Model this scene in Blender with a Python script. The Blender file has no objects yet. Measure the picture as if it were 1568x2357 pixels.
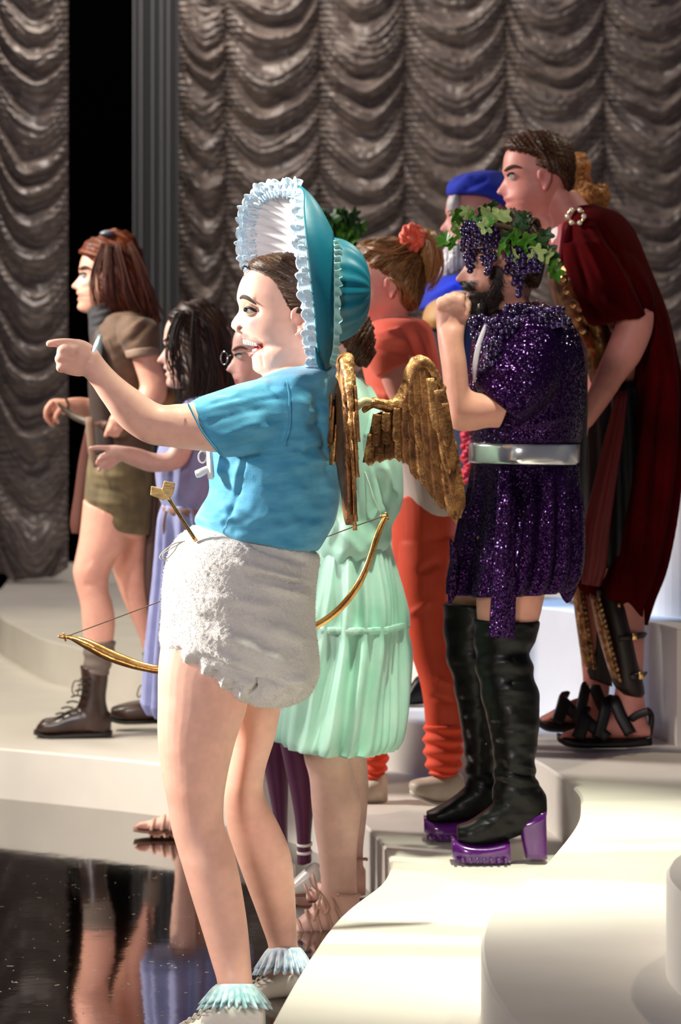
import bpy, bmesh, math, random
import numpy as np
from mathutils import Vector, Matrix
random.seed(7); rng = np.random.default_rng(7)
S = bpy.context.scene
C = S.collection
# ------------------------------------------------------------------ camera
F, HC, CX, CY = 6000.0, 1.32, 784.0, 940.0          # focal length in px (1568x2357), lens height, principal point
def P(px, py, d):
    return np.array([(px-CX)*d/F, d, HC-(py-CY)*d/F])
cd = bpy.data.cameras.new('camera'); cam = bpy.data.objects.new('camera', cd); C.objects.link(cam)
cam.location = (0, 0, HC); cam.rotation_euler = (math.pi/2, 0, 0)
cd.sensor_fit = 'VERTICAL'; cd.sensor_height = 36.0; cd.sensor_width = 24.0
cd.lens = F/2357*36.0; cd.shift_y = -(2357/2-CY)/2357
cd.clip_end = 100; cd.dof.use_dof = True; cd.dof.focus_distance = 5.6; cd.dof.aperture_fstop = 5.6
S.camera = cam
# ------------------------------------------------------------------ world and lights
w = bpy.data.worlds.new('world'); S.world = w; w.use_nodes = True
w.node_tree.nodes['Background'].inputs[0].default_value = (0.35, 0.42, 0.9, 1)
w.node_tree.nodes['Background'].inputs[1].default_value = 0.045
def lamp(name, kind, loc, target, power, color, size=0.3, angle=40, blend=0.5, sy=None):
    l = bpy.data.lights.new(name, kind); l.energy = power; l.color = color
    if kind == 'SPOT':
        l.spot_size = math.radians(angle); l.spot_blend = blend; l.shadow_soft_size = size
    elif kind == 'AREA':
        l.size = size
        if sy: l.shape = 'RECTANGLE'; l.size_y = sy
    o = bpy.data.objects.new(name, l); C.objects.link(o); o.location = loc
    o.rotation_euler = (Vector(target)-Vector(loc)).to_track_quat('-Z', 'Y').to_euler()
    return o
lamp('stage_spotlight', 'SPOT', (-4.8, 6.25, 2.9), (-0.45, 5.65, 1.38), 2700, (1.0, 0.98, 0.90), 0.2, 27, 1.0)       # side light from the left wing
lamp('stage_spotlight', 'SPOT', (-4.6, 8.9, 3.8), (0.2, 8.0, 1.1), 1600, (1.0, 0.93, 0.86), 0.4, 40, .8)        # second side light, upstage
lamp('stage_spotlight', 'SPOT', (0.6, 5.6, 6.0), (0.12, 5.9, 0.2), 1700, (0.94, 1.0, 0.78), 0.10, 24, .8)   # overhead, straight down
lamp('stage_spotlight', 'SPOT', (3.0, 9.5, 5.6), (0.5, 6.2, 0.3), 300, (1.0, 0.84, 0.60), 0.10, 46)         # warm back light
lamp('stage_spotlight', 'SPOT', (-3.4, 7.6, 4.8), (-1.2, 9.9, 0.2), 900, (1.0, 0.92, 0.70), 0.12, 50)
lamp('stage_spotlight', 'SPOT', (0.1, 7.75, 3.2), (0.8, 8.45, 0.5), 420, (0.28, 0.52, 1.0), 0.15, 26)        # blue wash on the back blocks
lamp('stage_spotlight', 'SPOT', (-3.4, 2.2, 3.2), (-1.25, 9.0, 0.1), 750, (1.0, 0.95, 0.93), 0.2, 20, .9)    # front spot on the left steps
lamp('stage_spotlight', 'SPOT', (-3.6, 5.8, 2.2), (-0.2, 5.7, 0.35), 330, (1.0, 0.84, 0.68), 0.5, 30, 1.0)  # low warm side light on the legs
lamp('front_light', 'AREA', (-2.6, -2.2, 3.2), (-0.2, 7.5, 0.7), 225, (1.0, 0.92, 0.90), 1.2)
lamp('curtain_light', 'AREA', (-2.0, 14.3, 5.7), (-0.9, 15.5, 2.4), 165, (1.0, 0.90, 0.80), 4.0, sy=0.25)
S.view_settings.view_transform = 'Standard'; S.view_settings.look = 'None'
S.view_settings.gamma = 1.0; S.view_settings.use_curve_mapping = False
S.view_settings.exposure = 0.28
# ------------------------------------------------------------------ helpers
def lin(c):
    if isinstance(c, str): c = [int(c[i:i+2], 16)/255 for i in (0, 2, 4)]
    return tuple((x/12.92 if x <= 0.04045 else ((x+0.055)/1.055)**2.4) for x in c[:3])
_tab = rng.random(4096)
def n1(x, seed=0):
    x = np.asarray(x, float)+seed*17.31; i = np.floor(x).astype(int); f = x-i; f = f*f*(3-2*f)
    return _tab[(i*7+seed*131) % 4096]*(1-f)+_tab[((i+1)*7+seed*131) % 4096]*f
def n2(x, y, seed=0):
    x = np.asarray(x, float); y = np.asarray(y, float)
    i = np.floor(x).astype(int); j = np.floor(y).astype(int); f = x-i; g = y-j; f = f*f*(3-2*f); g = g*g*(3-2*g)
    h = lambda a, b: _tab[(a*73856093 ^ b*19349663 ^ (seed*83492791)) % 4096]
    return (h(i, j)*(1-f)+h(i+1, j)*f)*(1-g)+(h(i, j+1)*(1-f)+h(i+1, j+1)*f)*g
def cr(a, k):                                        # Catmull-Rom over rows
    a = np.asarray(a, float); n = len(a)
    if n < 3:
        t = np.linspace(0, 1, k+1)[:, None]; return a[0]*(1-t)+a[-1]*t
    e = np.vstack([2*a[0]-a[1], a, 2*a[-1]-a[-2]]); out = []
    for i in range(n-1):
        p0, p1, p2, p3 = e[i:i+4]
        for j in range(k):
            t = j/k
            out.append(0.5*((2*p1)+(-p0+p2)*t+(2*p0-5*p1+4*p2-p3)*t*t+(-p0+3*p1-3*p2+p3)*t**3))
    out.append(a[-1]); return np.array(out)
class MB:
    def __init__(self): self.v = []; self.f = []; self.n = 0
    def add(self, v, f):
        v = np.asarray(v, float); self.v.append(v); self.f += [tuple(i+self.n for i in q) for q in f]; self.n += len(v); return self
    def grid(self, rings, closed=True, cap=True):    # rings: (m, n, 3)
        m, n = rings.shape[:2]; f = []
        for i in range(m-1):
            for j in range(n if closed else n-1):
                a = i*n+j; b = i*n+(j+1) % n; f.append((a, b, b+n, a+n))
        v = rings.reshape(-1, 3)
        if cap:
            v = np.vstack([v, rings[0].mean(0), rings[-1].mean(0)]); c0 = m*n; c1 = c0+1
            for j in range(n):
                f.append((c0, (j+1) % n, j)); f.append((c1, (m-1)*n+j, (m-1)*n+(j+1) % n))
        return self.add(v, f)
    def box(self, c, sx, sy, sz, rot=None):
        v = np.array([[x, y, z] for x in (-.5, .5) for y in (-.5, .5) for z in (-.5, .5)])*[sx, sy, sz]
        if rot is not None: v = v @ np.array(rot).T
        return self.add(v+np.asarray(c), [(0, 1, 3, 2), (4, 6, 7, 5), (0, 4, 5, 1), (2, 3, 7, 6), (0, 2, 6, 4), (1, 5, 7, 3)])
    def ball(self, c, r, n=12, rot=None):
        r = np.ones(3)*r; th = np.linspace(0.02, math.pi-0.02, n); ph = np.linspace(0, 2*math.pi, 2*n, endpoint=False)
        g = np.stack([np.sin(th)[:, None]*np.cos(ph), np.sin(th)[:, None]*np.sin(ph), np.cos(th)[:, None]*np.ones_like(ph)], -1)*r
        if rot is not None: g = g @ np.array(rot).T
        return self.grid(g+np.asarray(c))
    def tube(self, pts, r, n=8, k=5, flat=1.0, flatdir=None, cap=True):     # pts (m,3) world, r scalar or list
        pts = np.asarray(pts, float); r = np.ones(len(pts))*np.asarray(r, float)
        q = cr(np.hstack([pts, r[:, None]]), k); p = q[:, :3]; rr = np.maximum(q[:, 3], 1e-5)
        t = np.gradient(p, axis=0); t /= np.linalg.norm(t, axis=1)[:, None]+1e-12
        up = np.array(flatdir if flatdir is not None else (0, 1, 0.01)); rings = []
        for i in range(len(p)):
            a = up-t[i]*(up@t[i]); na = np.linalg.norm(a)
            if na < 0.05:
                a = np.array([1, 0, 0.])-t[i]*t[i][0]; na = np.linalg.norm(a)
            a /= na; b = np.cross(t[i], a); th = np.linspace(0, 2*math.pi, n, endpoint=False)[:, None]
            rings.append(p[i]+rr[i]*(a*np.cos(th)*flat+b*np.sin(th)))
        return self.grid(np.array(rings), cap=cap)
    def ptube(self, d, pts, r, **kw):                # pts (px,py,dy), r in px at distance d
        w = [P(q[0], q[1], d+(q[2] if len(q) > 2 else 0)) for q in pts]
        return self.tube(w, np.asarray(r, float)*d/F, **kw)
    def sil(self, d, rings, k=4, n=32, p=2.0, fold=None, cap=True):
        # rings rows: xA,yA,xB,yB,t[,dy[,base,sigma]]  A/B = the two outline points in px, t = half depth in m
        w = max(len(q) for q in rings); R = np.array([list(q)+[0, 0, .3][len(q)-5:w-5] if len(q) < w else list(q) for q in rings], float)
        if w < 6: R = np.hstack([R, np.zeros((len(R), 1))])
        R = cr(R, k); m = len(R); th = np.linspace(0, 2*math.pi, n, endpoint=False)
        if w > 6: th = th - 0.55*np.sin(th)          # denser near A (theta = 0)
        G = np.zeros((m, n, 3))
        for i, q in enumerate(R):
            D = d+q[5]; A = P(q[0], q[1], D); B = P(q[2], q[3], D)
            if w > 6:
                Ab = A+(B-A)/max(np.linalg.norm(B-A), 1e-6)*q[6]*D/F
                c = (Ab+B)/2; a = (Ab-B)/2
            else: c = (A+B)/2; a = (A-B)/2
            ct, st = np.cos(th), np.sin(th)
            if p != 2.0: ct = np.sign(ct)*np.abs(ct)**(2/p); st = np.sign(st)*np.abs(st)**(2/p)
            o = a[None]*ct[:, None]+np.array([0, -1, 0.])[None]*(st*max(q[4], 1e-4))[:, None]
            if fold is not None:
                u = i/(m-1); un = o/(np.linalg.norm(o, axis=1)[:, None]+1e-9); o = o+un*(np.asarray(fold(u, th))+0*th)[:, None]
            if w > 6:
                tt = (th+math.pi) % (2*math.pi)-math.pi
                o = o+((A-Ab)[None])*np.exp(-(tt/max(q[7], .05))**2)[:, None]
            G[i] = c+o
        self.last = G
        return self.grid(G, cap=cap)
def inset(rings, f, ft=None):
    out = []
    for q in rings:
        q = list(q); cx, cy = (q[0]+q[2])/2, (q[1]+q[3])/2
        q[0] = cx+(q[0]-cx)*f; q[1] = cy+(q[1]-cy)*f; q[2] = cx+(q[2]-cx)*f; q[3] = cy+(q[3]-cy)*f; q[4] *= (ft or f); out.append(q[:6])
    return out
def tab(x):                                          # a sheet following a grid of world points, with thickness
    return x
ORG = {}
def org(o):
    return ORG.get(o.name, np.zeros(3)) if o else np.zeros(3)
def mesh_arrays(me):
    n = len(me.vertices); co = np.empty(n*3); me.vertices.foreach_get('co', co)
    no = np.empty(n*3); me.vertex_normals.foreach_get('vector', no)
    return co.reshape(-1, 3), no.reshape(-1, 3)
def pix(co):
    return CX+co[:, 0]/co[:, 1]*F, CY-(co[:, 2]-HC)/co[:, 1]*F
def build(mb, name, mat, parent=None, vox=None, sm=3, post=None, paint=None, sub=0, solid=0, flat=False, bev=0):
    me = bpy.data.meshes.new(name); me.from_pydata(np.vstack(mb.v).tolist(), [], mb.f); me.update()
    bm = bmesh.new(); bm.from_mesh(me); bmesh.ops.recalc_face_normals(bm, faces=bm.faces); bm.to_mesh(me); bm.free()
    if vox or sub or solid or bev:
        ob = bpy.data.objects.new('tmp', me); C.objects.link(ob)
        if bev: m = ob.modifiers.new('b', 'BEVEL'); m.width = bev; m.segments = 2; m.limit_method = 'ANGLE'
        if solid: m = ob.modifiers.new('s', 'SOLIDIFY'); m.thickness = solid; m.offset = 0
        if sub: m = ob.modifiers.new('u', 'SUBSURF'); m.levels = sub; m.render_levels = sub
        if vox:
            m = ob.modifiers.new('r', 'REMESH'); m.mode = 'VOXEL'; m.voxel_size = vox
            if sm: m = ob.modifiers.new('m', 'SMOOTH'); m.factor = 0.5; m.iterations = sm
        dg = bpy.context.evaluated_depsgraph_get(); me2 = bpy.data.meshes.new_from_object(ob.evaluated_get(dg))
        bpy.data.objects.remove(ob); bpy.data.meshes.remove(me); me = me2; me.name = name
    if post is not None or paint is not None:
        co, no = mesh_arrays(me); px, py = pix(co)
        if post is not None:
            co = co+post(px, py, co, no); me.vertices.foreach_set('co', co.ravel()); me.update()
        if paint is not None:
            col = paint(px, py, co, no); at = me.color_attributes.new('Col', 'FLOAT_COLOR', 'POINT')
            at.data.foreach_set('color', np.hstack([col, np.ones((len(col), 1))]).ravel().astype(np.float32))
    if not flat: me.polygons.foreach_set('use_smooth', [True]*len(me.polygons))
    o = np.array(org(parent)); me.transform(Matrix.Translation(Vector(-o)))
    me.materials.clear(); me.materials.append(mat)
    ob = bpy.data.objects.new(name, me); C.objects.link(ob)
    if parent: ob.parent = parent; ORG[ob.name] = o
    return ob
def tag(o, label=None, cat=None, group=None, kind=None):
    for k, v in (('label', label), ('category', cat), ('group', group), ('kind', kind)):
        if v: o[k] = v
    return o
def thing(name, loc, label, cat, group=None):
    o = bpy.data.objects.new(name, None); C.objects.link(o); o.location = loc; o.empty_display_size = .1
    ORG[o.name] = np.array(loc, float); return tag(o, label, cat, group)
# displacement by strokes: (x0,y0,x1,y1,width px,height mm)
def seg(px, py, s):
    x0, y0, x1, y1 = s[:4]; dx, dy = x1-x0, y1-y0; L = dx*dx+dy*dy
    t = np.clip(((px-x0)*dx+(py-y0)*dy)/L, 0, 1); return np.hypot(px-x0-t*dx, py-y0-t*dy), t
def strokes(lst, extra=None):
    def f(px, py, co, no):
        h = np.zeros(len(px))
        for s in lst:
            r, t = seg(px, py, s); h += s[5]*1e-3*np.exp(-(r/s[4])**2)*(1 if math.hypot(s[2]-s[0], s[3]-s[1]) < 3*s[4] else np.clip(np.sin(np.pi*np.clip(t, .02, .98))*1.6, 0, 1))
        if extra is not None: h += extra(px, py)
        face = np.clip(-no[:, 1]*1.5+.1, 0, 1)
        return no*(h*face)[:, None]
    return f
def painter(base, patches=()):
    b = np.array(lin(base))
    def f(px, py, co, no):
        col = np.tile(b, (len(px), 1))
        v = 1+0.10*(n2(co[:, 0]*45, co[:, 2]*45, 3)-.5)+0.08*(n2(co[:, 0]*110, co[:, 2]*110, 5)-.5); col *= v[:, None]
        for q in patches:
            x, y, rx, ry, c, k = q[:6]; pw = q[6] if len(q) > 6 else 2
            wgt = k*np.exp(-(np.abs((px-x)/rx)**pw+np.abs((py-y)/ry)**pw))[:, None]; col = col*(1-wgt)+np.array(lin(c))*wgt
        return col
    return f
# ------------------------------------------------------------------ materials
MATS = {}
def mat(name, color='ffffff', rough=.6, metal=0., sheen=0., bump=0., bscale=200., var=0., vscale=20., attr=False, sss=0., spec=.5,
        stretch=(1, 1, 1), color2=None, coat=0., glitter=False, alpha_lace=False, aniso=0.):
    if name in MATS: return MATS[name]
    m = bpy.data.materials.new(name); m.use_nodes = True; nt = m.node_tree; N = nt.nodes; L = nt.links; b = N['Principled BSDF']
    b.inputs['Roughness'].default_value = rough; b.inputs['Metallic'].default_value = metal
    b.inputs['Specular IOR Level'].default_value = spec; b.inputs['Sheen Weight'].default_value = sheen
    b.inputs['Sheen Roughness'].default_value = .4; b.inputs['Coat Weight'].default_value = coat; b.inputs['Coat Roughness'].default_value = .1
    b.inputs['Base Color'].default_value = (*lin(color), 1)
    if sss: b.inputs['Subsurface Weight'].default_value = sss; b.inputs['Subsurface Radius'].default_value = (1, .35, .2); b.inputs['Subsurface Scale'].default_value = .012
    tc = N.new('ShaderNodeTexCoord'); mp = N.new('ShaderNodeMapping'); mp.inputs['Scale'].default_value = stretch; L.new(tc.outputs['Object'], mp.inputs[0])
    src = None
    if attr:
        a = N.new('ShaderNodeVertexColor'); a.layer_name = 'Col'; src = a.outputs[0]
    if color2 or var:
        nz = N.new('ShaderNodeTexNoise'); nz.inputs['Scale'].default_value = vscale; nz.inputs['Detail'].default_value = 5; L.new(mp.outputs[0], nz.inputs[0])
        mx = N.new('ShaderNodeMixRGB')
        if src: mx.blend_type = 'MULTIPLY'; L.new(src, mx.inputs[1]); mx.inputs[0].default_value = var; L.new(nz.outputs[0], mx.inputs[2])
        else:
            mx.inputs[1].default_value = (*lin(color), 1); c2 = lin(color2) if color2 else tuple(x*(1-var) for x in lin(color)); mx.inputs[2].default_value = (*c2, 1)
            rp = N.new('ShaderNodeValToRGB'); rp.color_ramp.elements[0].position = .35; rp.color_ramp.elements[1].position = .65
            L.new(nz.outputs[0], rp.inputs[0]); L.new(rp.outputs[0], mx.inputs[0])
        src = mx.outputs[0]
    if src: L.new(src, b.inputs['Base Color'])
    if bump:
        nb = N.new('ShaderNodeTexNoise'); nb.inputs['Scale'].default_value = bscale; nb.inputs['Detail'].default_value = 4; L.new(mp.outputs[0], nb.inputs[0])
        bn = N.new('ShaderNodeBump'); bn.inputs['Strength'].default_value = bump; bn.inputs['Distance'].default_value = .004
        L.new(nb.outputs[0], bn.inputs['Height']); L.new(bn.outputs[0], b.inputs['Normal'])
    if glitter:
        vo = N.new('ShaderNodeTexVoronoi'); vo.inputs['Scale'].default_value = 330; L.new(tc.outputs['Object'], vo.inputs[0])
        ge = N.new('ShaderNodeNewGeometry'); s1 = N.new('ShaderNodeVectorMath'); s1.operation = 'SUBTRACT'; s1.inputs[1].default_value = (.5, .5, .5); L.new(vo.outputs['Color'], s1.inputs[0])
        s2 = N.new('ShaderNodeVectorMath'); s2.operation = 'SCALE'; s2.inputs['Scale'].default_value = 1.0; L.new(s1.outputs[0], s2.inputs[0])
        s3 = N.new('ShaderNodeVectorMath'); s3.operation = 'ADD'; L.new(ge.outputs['Normal'], s3.inputs[0]); L.new(s2.outputs[0], s3.inputs[1])
        s4 = N.new('ShaderNodeVectorMath'); s4.operation = 'NORMALIZE'; L.new(s3.outputs[0], s4.inputs[0]); L.new(s4.outputs[0], b.inputs['Normal'])
        hs = N.new('ShaderNodeMixRGB'); hs.inputs[1].default_value = (*lin(color), 1); hs.inputs[2].default_value = (*lin(color2 or color), 1)
        sp = N.new('ShaderNodeSeparateColor'); L.new(vo.outputs['Color'], sp.inputs[0]); L.new(sp.outputs[0], hs.inputs[0]); L.new(hs.outputs[0], b.inputs['Base Color'])
    if alpha_lace:
        vo = N.new('ShaderNodeTexVoronoi'); vo.inputs['Scale'].default_value = 260; L.new(tc.outputs['Object'], vo.inputs[0])
        rp = N.new('ShaderNodeValToRGB'); rp.color_ramp.elements[0].position = .22; rp.color_ramp.elements[0].color = (.25, .25, .25, 1); rp.color_ramp.elements[1].position = .32
        L.new(vo.outputs['Distance'], rp.inputs[0]); L.new(rp.outputs[0], b.inputs['Alpha'])
        b.inputs['Transmission Weight'].default_value = 0.0
    MATS[name] = m; return m
skin = lambda: mat('skin', attr=True, rough=.48, sss=.25, bump=.06, bscale=500, spec=.4)
def cloth(name, c, **k):
    kw = dict(rough=.8, sheen=.08, bump=.12, bscale=900); kw.update(k); return mat(name, c, **kw)
def hairmat(name): return mat(name, attr=True, rough=.38, spec=.5)
# ================================================================== the stage
M_white = mat('painted_white_stage', 'd9d2c8', rough=.55, bump=.05, bscale=60, color2='cfc8bf', vscale=3)
M_riser = mat('painted_white_riser', 'dad5d2', rough=.6, bump=.04, bscale=60)
def smooth_poly(pts, k=8):
    return cr(np.array(pts, float), k)
def slab(name, edge, back, z0, z1, m=None):
    # edge: visible smooth outline (x,y) left to right; back: straight closing corners
    e = smooth_poly(edge); poly = np.vstack([e, np.array(back, float)]); n = len(poly); mb = MB(); r = .006
    lo = np.hstack([poly, np.full((n, 1), z0)]); up = np.hstack([poly, np.full((n, 1), z1-r)])
    cen = np.roll(poly, -1, 0)-np.roll(poly, 1, 0); nr = np.stack([cen[:, 1], -cen[:, 0]], 1); nr /= np.linalg.norm(nr, axis=1)[:, None]+1e-9
    top = np.hstack([poly-nr*r, np.full((n, 1), z1)])
    v = np.vstack([lo, up, top]); f = [(i, (i+1) % n, n+(i+1) % n, n+i) for i in range(n)]+[(n+i, n+(i+1) % n, 2*n+(i+1) % n, 2*n+i) for i in range(n)]
    f.append(tuple(range(2*n, 3*n))); f.append(tuple(range(n-1, -1, -1))); mb.add(v, f)
    o = build(mb, name, m or M_white, flat=True)
    o['kind'] = 'structure'; return o
# glossy black dance floor
mf = bpy.data.materials.new('black_gloss_floor'); mf.use_nodes = True; nt = mf.node_tree; b = nt.nodes['Principled BSDF']
b.inputs['Base Color'].default_value = (.30, .28, .27, 1); b.inputs['Metallic'].default_value = 1.0; b.inputs['Roughness'].default_value = .055
tc = nt.nodes.new('ShaderNodeTexCoord'); nz = nt.nodes.new('ShaderNodeTexNoise'); nz.inputs['Scale'].default_value = 9; nz.inputs['Detail'].default_value = 6
bp = nt.nodes.new('ShaderNodeBump'); bp.inputs['Strength'].default_value = .035; bp.inputs['Distance'].default_value = .01
nt.links.new(tc.outputs['Object'], nz.inputs[0]); nt.links.new(nz.outputs[0], bp.inputs['Height']); nt.links.new(bp.outputs[0], b.inputs['Normal'])
mb = MB(); mb.box((0, 10, -.05), 14, 20, .1); o = build(mb, 'floor', mf, flat=True); o['kind'] = 'structure'
mb = MB()
for i in range(150):                                  # scuffs and confetti flecks left on the floor
    px = random.uniform(0, 560); py = random.uniform(1990, 2357); d = HC*F/(py-CY); x, y, _ = P(px, py, d)
    a = random.uniform(0, math.pi); L = random.choice([.003, .003, .004, .014])*random.uniform(.5, 1.3); wd = .0005 if L > .008 else .001
    R = [[math.cos(a), -math.sin(a), 0], [math.sin(a), math.cos(a), 0], [0, 0, 1]]
    mb.box((x, y, .0005), L, wd*2, .0008, R)
o = build(mb, 'floor_flecks', mat('pale_flecks', 'b8ab90', rough=.5), flat=True); tag(o, 'pale scuffs and glitter flecks scattered on the glossy black floor', 'debris', kind='stuff')
FAR = 16.6
slab('trim_1', [(-3.2, 10.0), (-2.3, 9.5), (-1.6, 9.08), (-1.153, 8.82), (-.597, 8.45), (-.25, 8.1), (-.02, 7.6), (.067, 7.19), (.123, 6.72), (.105, 6.35), (-.0155, 5.82), (-.129, 4.87), (-.17, 4.2), (-.15, 3.4), (-.05, 2.6)],
     [(4.2, 2.6), (4.2, FAR), (-3.2, FAR)], 0.0, .17)
slab('trim_2', [(-1.95, 15.5), (-1.85, 14.2), (-1.75, 13.2), (-1.61, 12.3), (-1.44, 11.67), (-1.268, 11.09), (-1.11, 10.75), (-.90, 10.25), (-.65, 9.85), (-.35, 9.3), (-.08, 8.7), (.2, 8.22), (.366, 7.95), (.46, 7.65), (.536, 7.29), (.575, 7.04), (.606, 6.69), (.596, 6.46), (.552, 6.12), (.424, 5.55), (.310, 5.16), (.265, 4.87), (.2515, 4.6), (.258, 4.35), (.30, 4.0), (.40, 3.5), (.6, 3.0)],
     [(4.1, 3.0), (4.1, FAR-.02), (-1.95, FAR-.02)], .17, .34)
slab('trim_3', [(1.3, 5.5), (1.0, 5.3), (.76, 5.02), (.621, 4.75), (.583, 4.63), (.566, 4.53), (.562, 4.44), (.572, 4.32), (.61, 4.15), (.72, 3.9), (.95, 3.6), (1.3, 3.4)],
     [(1.7, 3.9), (1.7, 5.1)], .34, .51)
slab('trim_4', [(-.35, 12.5), (-.3, 11), (-.2, 10.1), (-.02, 9.4), (.22, 8.9), (.52, 8.55), (.70, 8.32), (.85, 8.0), (.93, 7.79), (.977, 7.57)],
     [(1.25, 7.5), (1.9, 7.7), (4.0, 7.7), (4.0, FAR-.04), (-.35, FAR-.04)], .34, .68)
slab('trim_5', [(1.0, 12.0), (.86, 10.0), (.84, 9.0), (.95, 8.17), (1.12, 7.95), (1.5, 7.9)],
     [(3.9, 7.95), (3.9, FAR-.06), (1.0, FAR-.06)], .68, 1.065)
# fabric skirt lines are not needed; back wall behind the curtain
M_black = mat('black_masking', '020202', rough=1., spec=.0)
mb = MB(); mb.box((0, 17.6, 4), 16, .1, 9.9); o = build(mb, 'wall_back', M_black, flat=True); o['kind'] = 'structure'
mb = MB(); mb.box((0, 16.9, -.05), 12, 1.4, .1); 
# --- Austrian swag curtains
M_curt = mat('taupe_satin', '8c7d74', rough=.33, sheen=.1, bump=.55, bscale=45, stretch=(.6, 1, 3.5), spec=.8, color2='6a5f5c', vscale=9)
def swag_panel(x0, x1, z0, z1, y, parent, seed, zslope=0, first=False):
    W = x1-x0; nx = max(20, int(W/.0075)); nz = int((z1-z0)/.0075)
    u = np.linspace(0, 1, nx)[None, :]*np.ones((nz, 1)); z = np.linspace(z0, z1, nz)[:, None]*np.ones((1, nx)); x = x0+W*u
    c = 4*u*(1-u)
    zz = z+.22*c**.85*(1+.25*(n1(z*2.1, seed)-.5)) + .05*(n2(u*3+seed*5, z*3, seed)-.5)+zslope*(u-.5)
    ph = zz/.20+1.1*(n1(zz*3.1, seed+3)-.5)+.25*n2(u*5, zz*9, seed+9)
    fr = ph-np.floor(ph); ridge = np.where(fr < .62, np.sin(np.pi*fr/1.24)**1.2, np.cos(np.pi*(fr-.62)/.76)**1.5)
    k = np.floor(ph); amp = .05+.10*n1(k*1.7, seed+5)
    h = amp*ridge*(.25+.75*c**.6)
    h += .012*np.sin(zz*2*np.pi/.052+5*n2(u*4, zz*6, seed+1))*(.3+.7*n2(u*3, zz*5, seed+2))
    g = np.exp(-np.minimum(u, 1-u)*W/.055)
    h += g*.018*np.sin(z*2*np.pi/.036+6*n2(u*2, z*5, seed+4)) - g*.01
    h += .012*(n2(x*38, zz*55, seed+6)-.5)
    G = np.stack([x, y-h, z-.04*c*(ridge)*.6], -1)
    hem = np.clip(1-(z-z0)/.25, 0, 1)
    G[..., 2] -= hem*.06*c
    mb = MB(); m_, n_ = G.shape[:2]
    idx = np.arange(m_*n_).reshape(m_, n_); f = np.stack([idx[:-1, :-1], idx[:-1, 1:], idx[1:, 1:], idx[1:, :-1]], -1).reshape(-1, 4)
    me = bpy.data.meshes.new('swag_panel'); vv = G.reshape(-1, 3)-org(parent)
    me.vertices.add(len(vv)); me.vertices.foreach_set('co', vv.ravel())
    me.loops.add(len(f)*4); me.loops.foreach_set('vertex_index', f.ravel().astype(np.int32)); me.polygons.add(len(f))
    me.polygons.foreach_set('loop_start', (np.arange(len(f))*4).astype(np.int32)); me.polygons.foreach_set('loop_total', np.full(len(f), 4, np.int32))
    me.update(calc_edges=True); me.polygons.foreach_set('use_smooth', [True]*len(f)); me.materials.append(M_curt)
    o = bpy.data.objects.new('swag_panel', me); C.objects.link(o); o.parent = parent
YC = 15.5; sc = YC/F
ct = thing('swagged_curtain', (0, YC, .34), 'wide taupe swagged stage curtain hanging behind the whole cast, right of the dark gap', 'curtain')
seams = [398, 520, 735, 930, 1165, 1390, 1610, 1830, 2050]
for i in range(len(seams)-1):
    swag_panel((seams[i]-CX)*sc, (seams[i+1]-CX)*sc, .36, 4.0, YC, ct, 11+i, zslope=[.25, .0, .03, 0, .02, 0, 0, 0][i])
YL = 14.7; sl = YL/F
cl = thing('swagged_curtain', ((60-CX)*sl, YL, .34), 'taupe swagged curtain at the far left edge, left of the black opening', 'curtain')
swag_panel((-560-CX)*sl, (-375-CX)*sl, .40, 4.0, YL, cl, 33); swag_panel((-375-CX)*sl, (-190-CX)*sl, .40, 4.0, YL, cl, 34); swag_panel((-190-CX)*sl, (-12-CX)*sl, .40, 4.0, YL, cl, 31); swag_panel((-12-CX)*sl, (157-CX)*sl, .42, 4.0, YL, cl, 32, zslope=.12)
# straight dark drape beside the black opening
M_leg = mat('navy_drape', '22222f', rough=.7, sheen=.3)
YD = 15.0; u = np.linspace(0, 1, 120)
xs = (308-CX)*YD/F+(412-308)*YD/F*u; ys = YD-.035*np.sin(u*2*np.pi*5+np.sin(u*9))
G = np.stack([np.stack([xs, ys+.0*z, np.full(120, z)], -1) for z in np.linspace(.345, 4.1, 12)]); mb = MB(); mb.grid(G, closed=False, cap=False)
o = build(mb, 'pleated_drape', M_leg, solid=.006); tag(o, 'narrow dark navy pleated drape hanging between the black opening and the curtain', 'curtain')
# ================================================================== people helpers
HEAD = [(.40, .0, .50, .0, .06), (.26, .03, .63, .035, .20), (.14, .10, .75, .12, .275), (.075, .19, .83, .22, .315), (.045, .28, .865, .33, .335), (.035, .36, .875, .43, .34), (.022, .42, .87, .50, .335, 0, .0, .3),
        (.052, .475, .855, .56, .33, 0, .0, .25), (.02, .535, .835, .61, .325, 0, .045, .2), (-.03, .60, .81, .66, .32, 0, .095, .19), (-.068, .652, .785, .70, .31, 0, .13, .2), (-.045, .682, .765, .73, .305, 0, .10, .24), (.03, .70, .755, .75, .30, 0, .03, .3),
        (.012, .742, .745, .775, .29, 0, .04, .42), (.03, .768, .735, .795, .285, 0, .03, .4), (.065, .785, .73, .805, .28, 0, 0, .5), (.033, .805, .72, .825, .27, 0, .03, .42), (.04, .83, .715, .84, .26, 0, .03, .42), (.065, .858, .71, .86, .25, 0, .01, .5),
        (.04, .91, .705, .90, .23, 0, .03, .55), (.06, .965, .70, .95, .20, 0, .02, .6), (.15, 1.0, .695, .99, .195, 0, 0, .5), (.30, 1.01, .69, 1.05, .20, 0, 0, .5), (.345, 1.08, .70, 1.14, .195, 0, 0, .5), (.345, 1.22, .74, 1.28, .20, 0, 0, .5), (.30, 1.40, .80, 1.42, .25, 0, 0, .5)]
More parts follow.
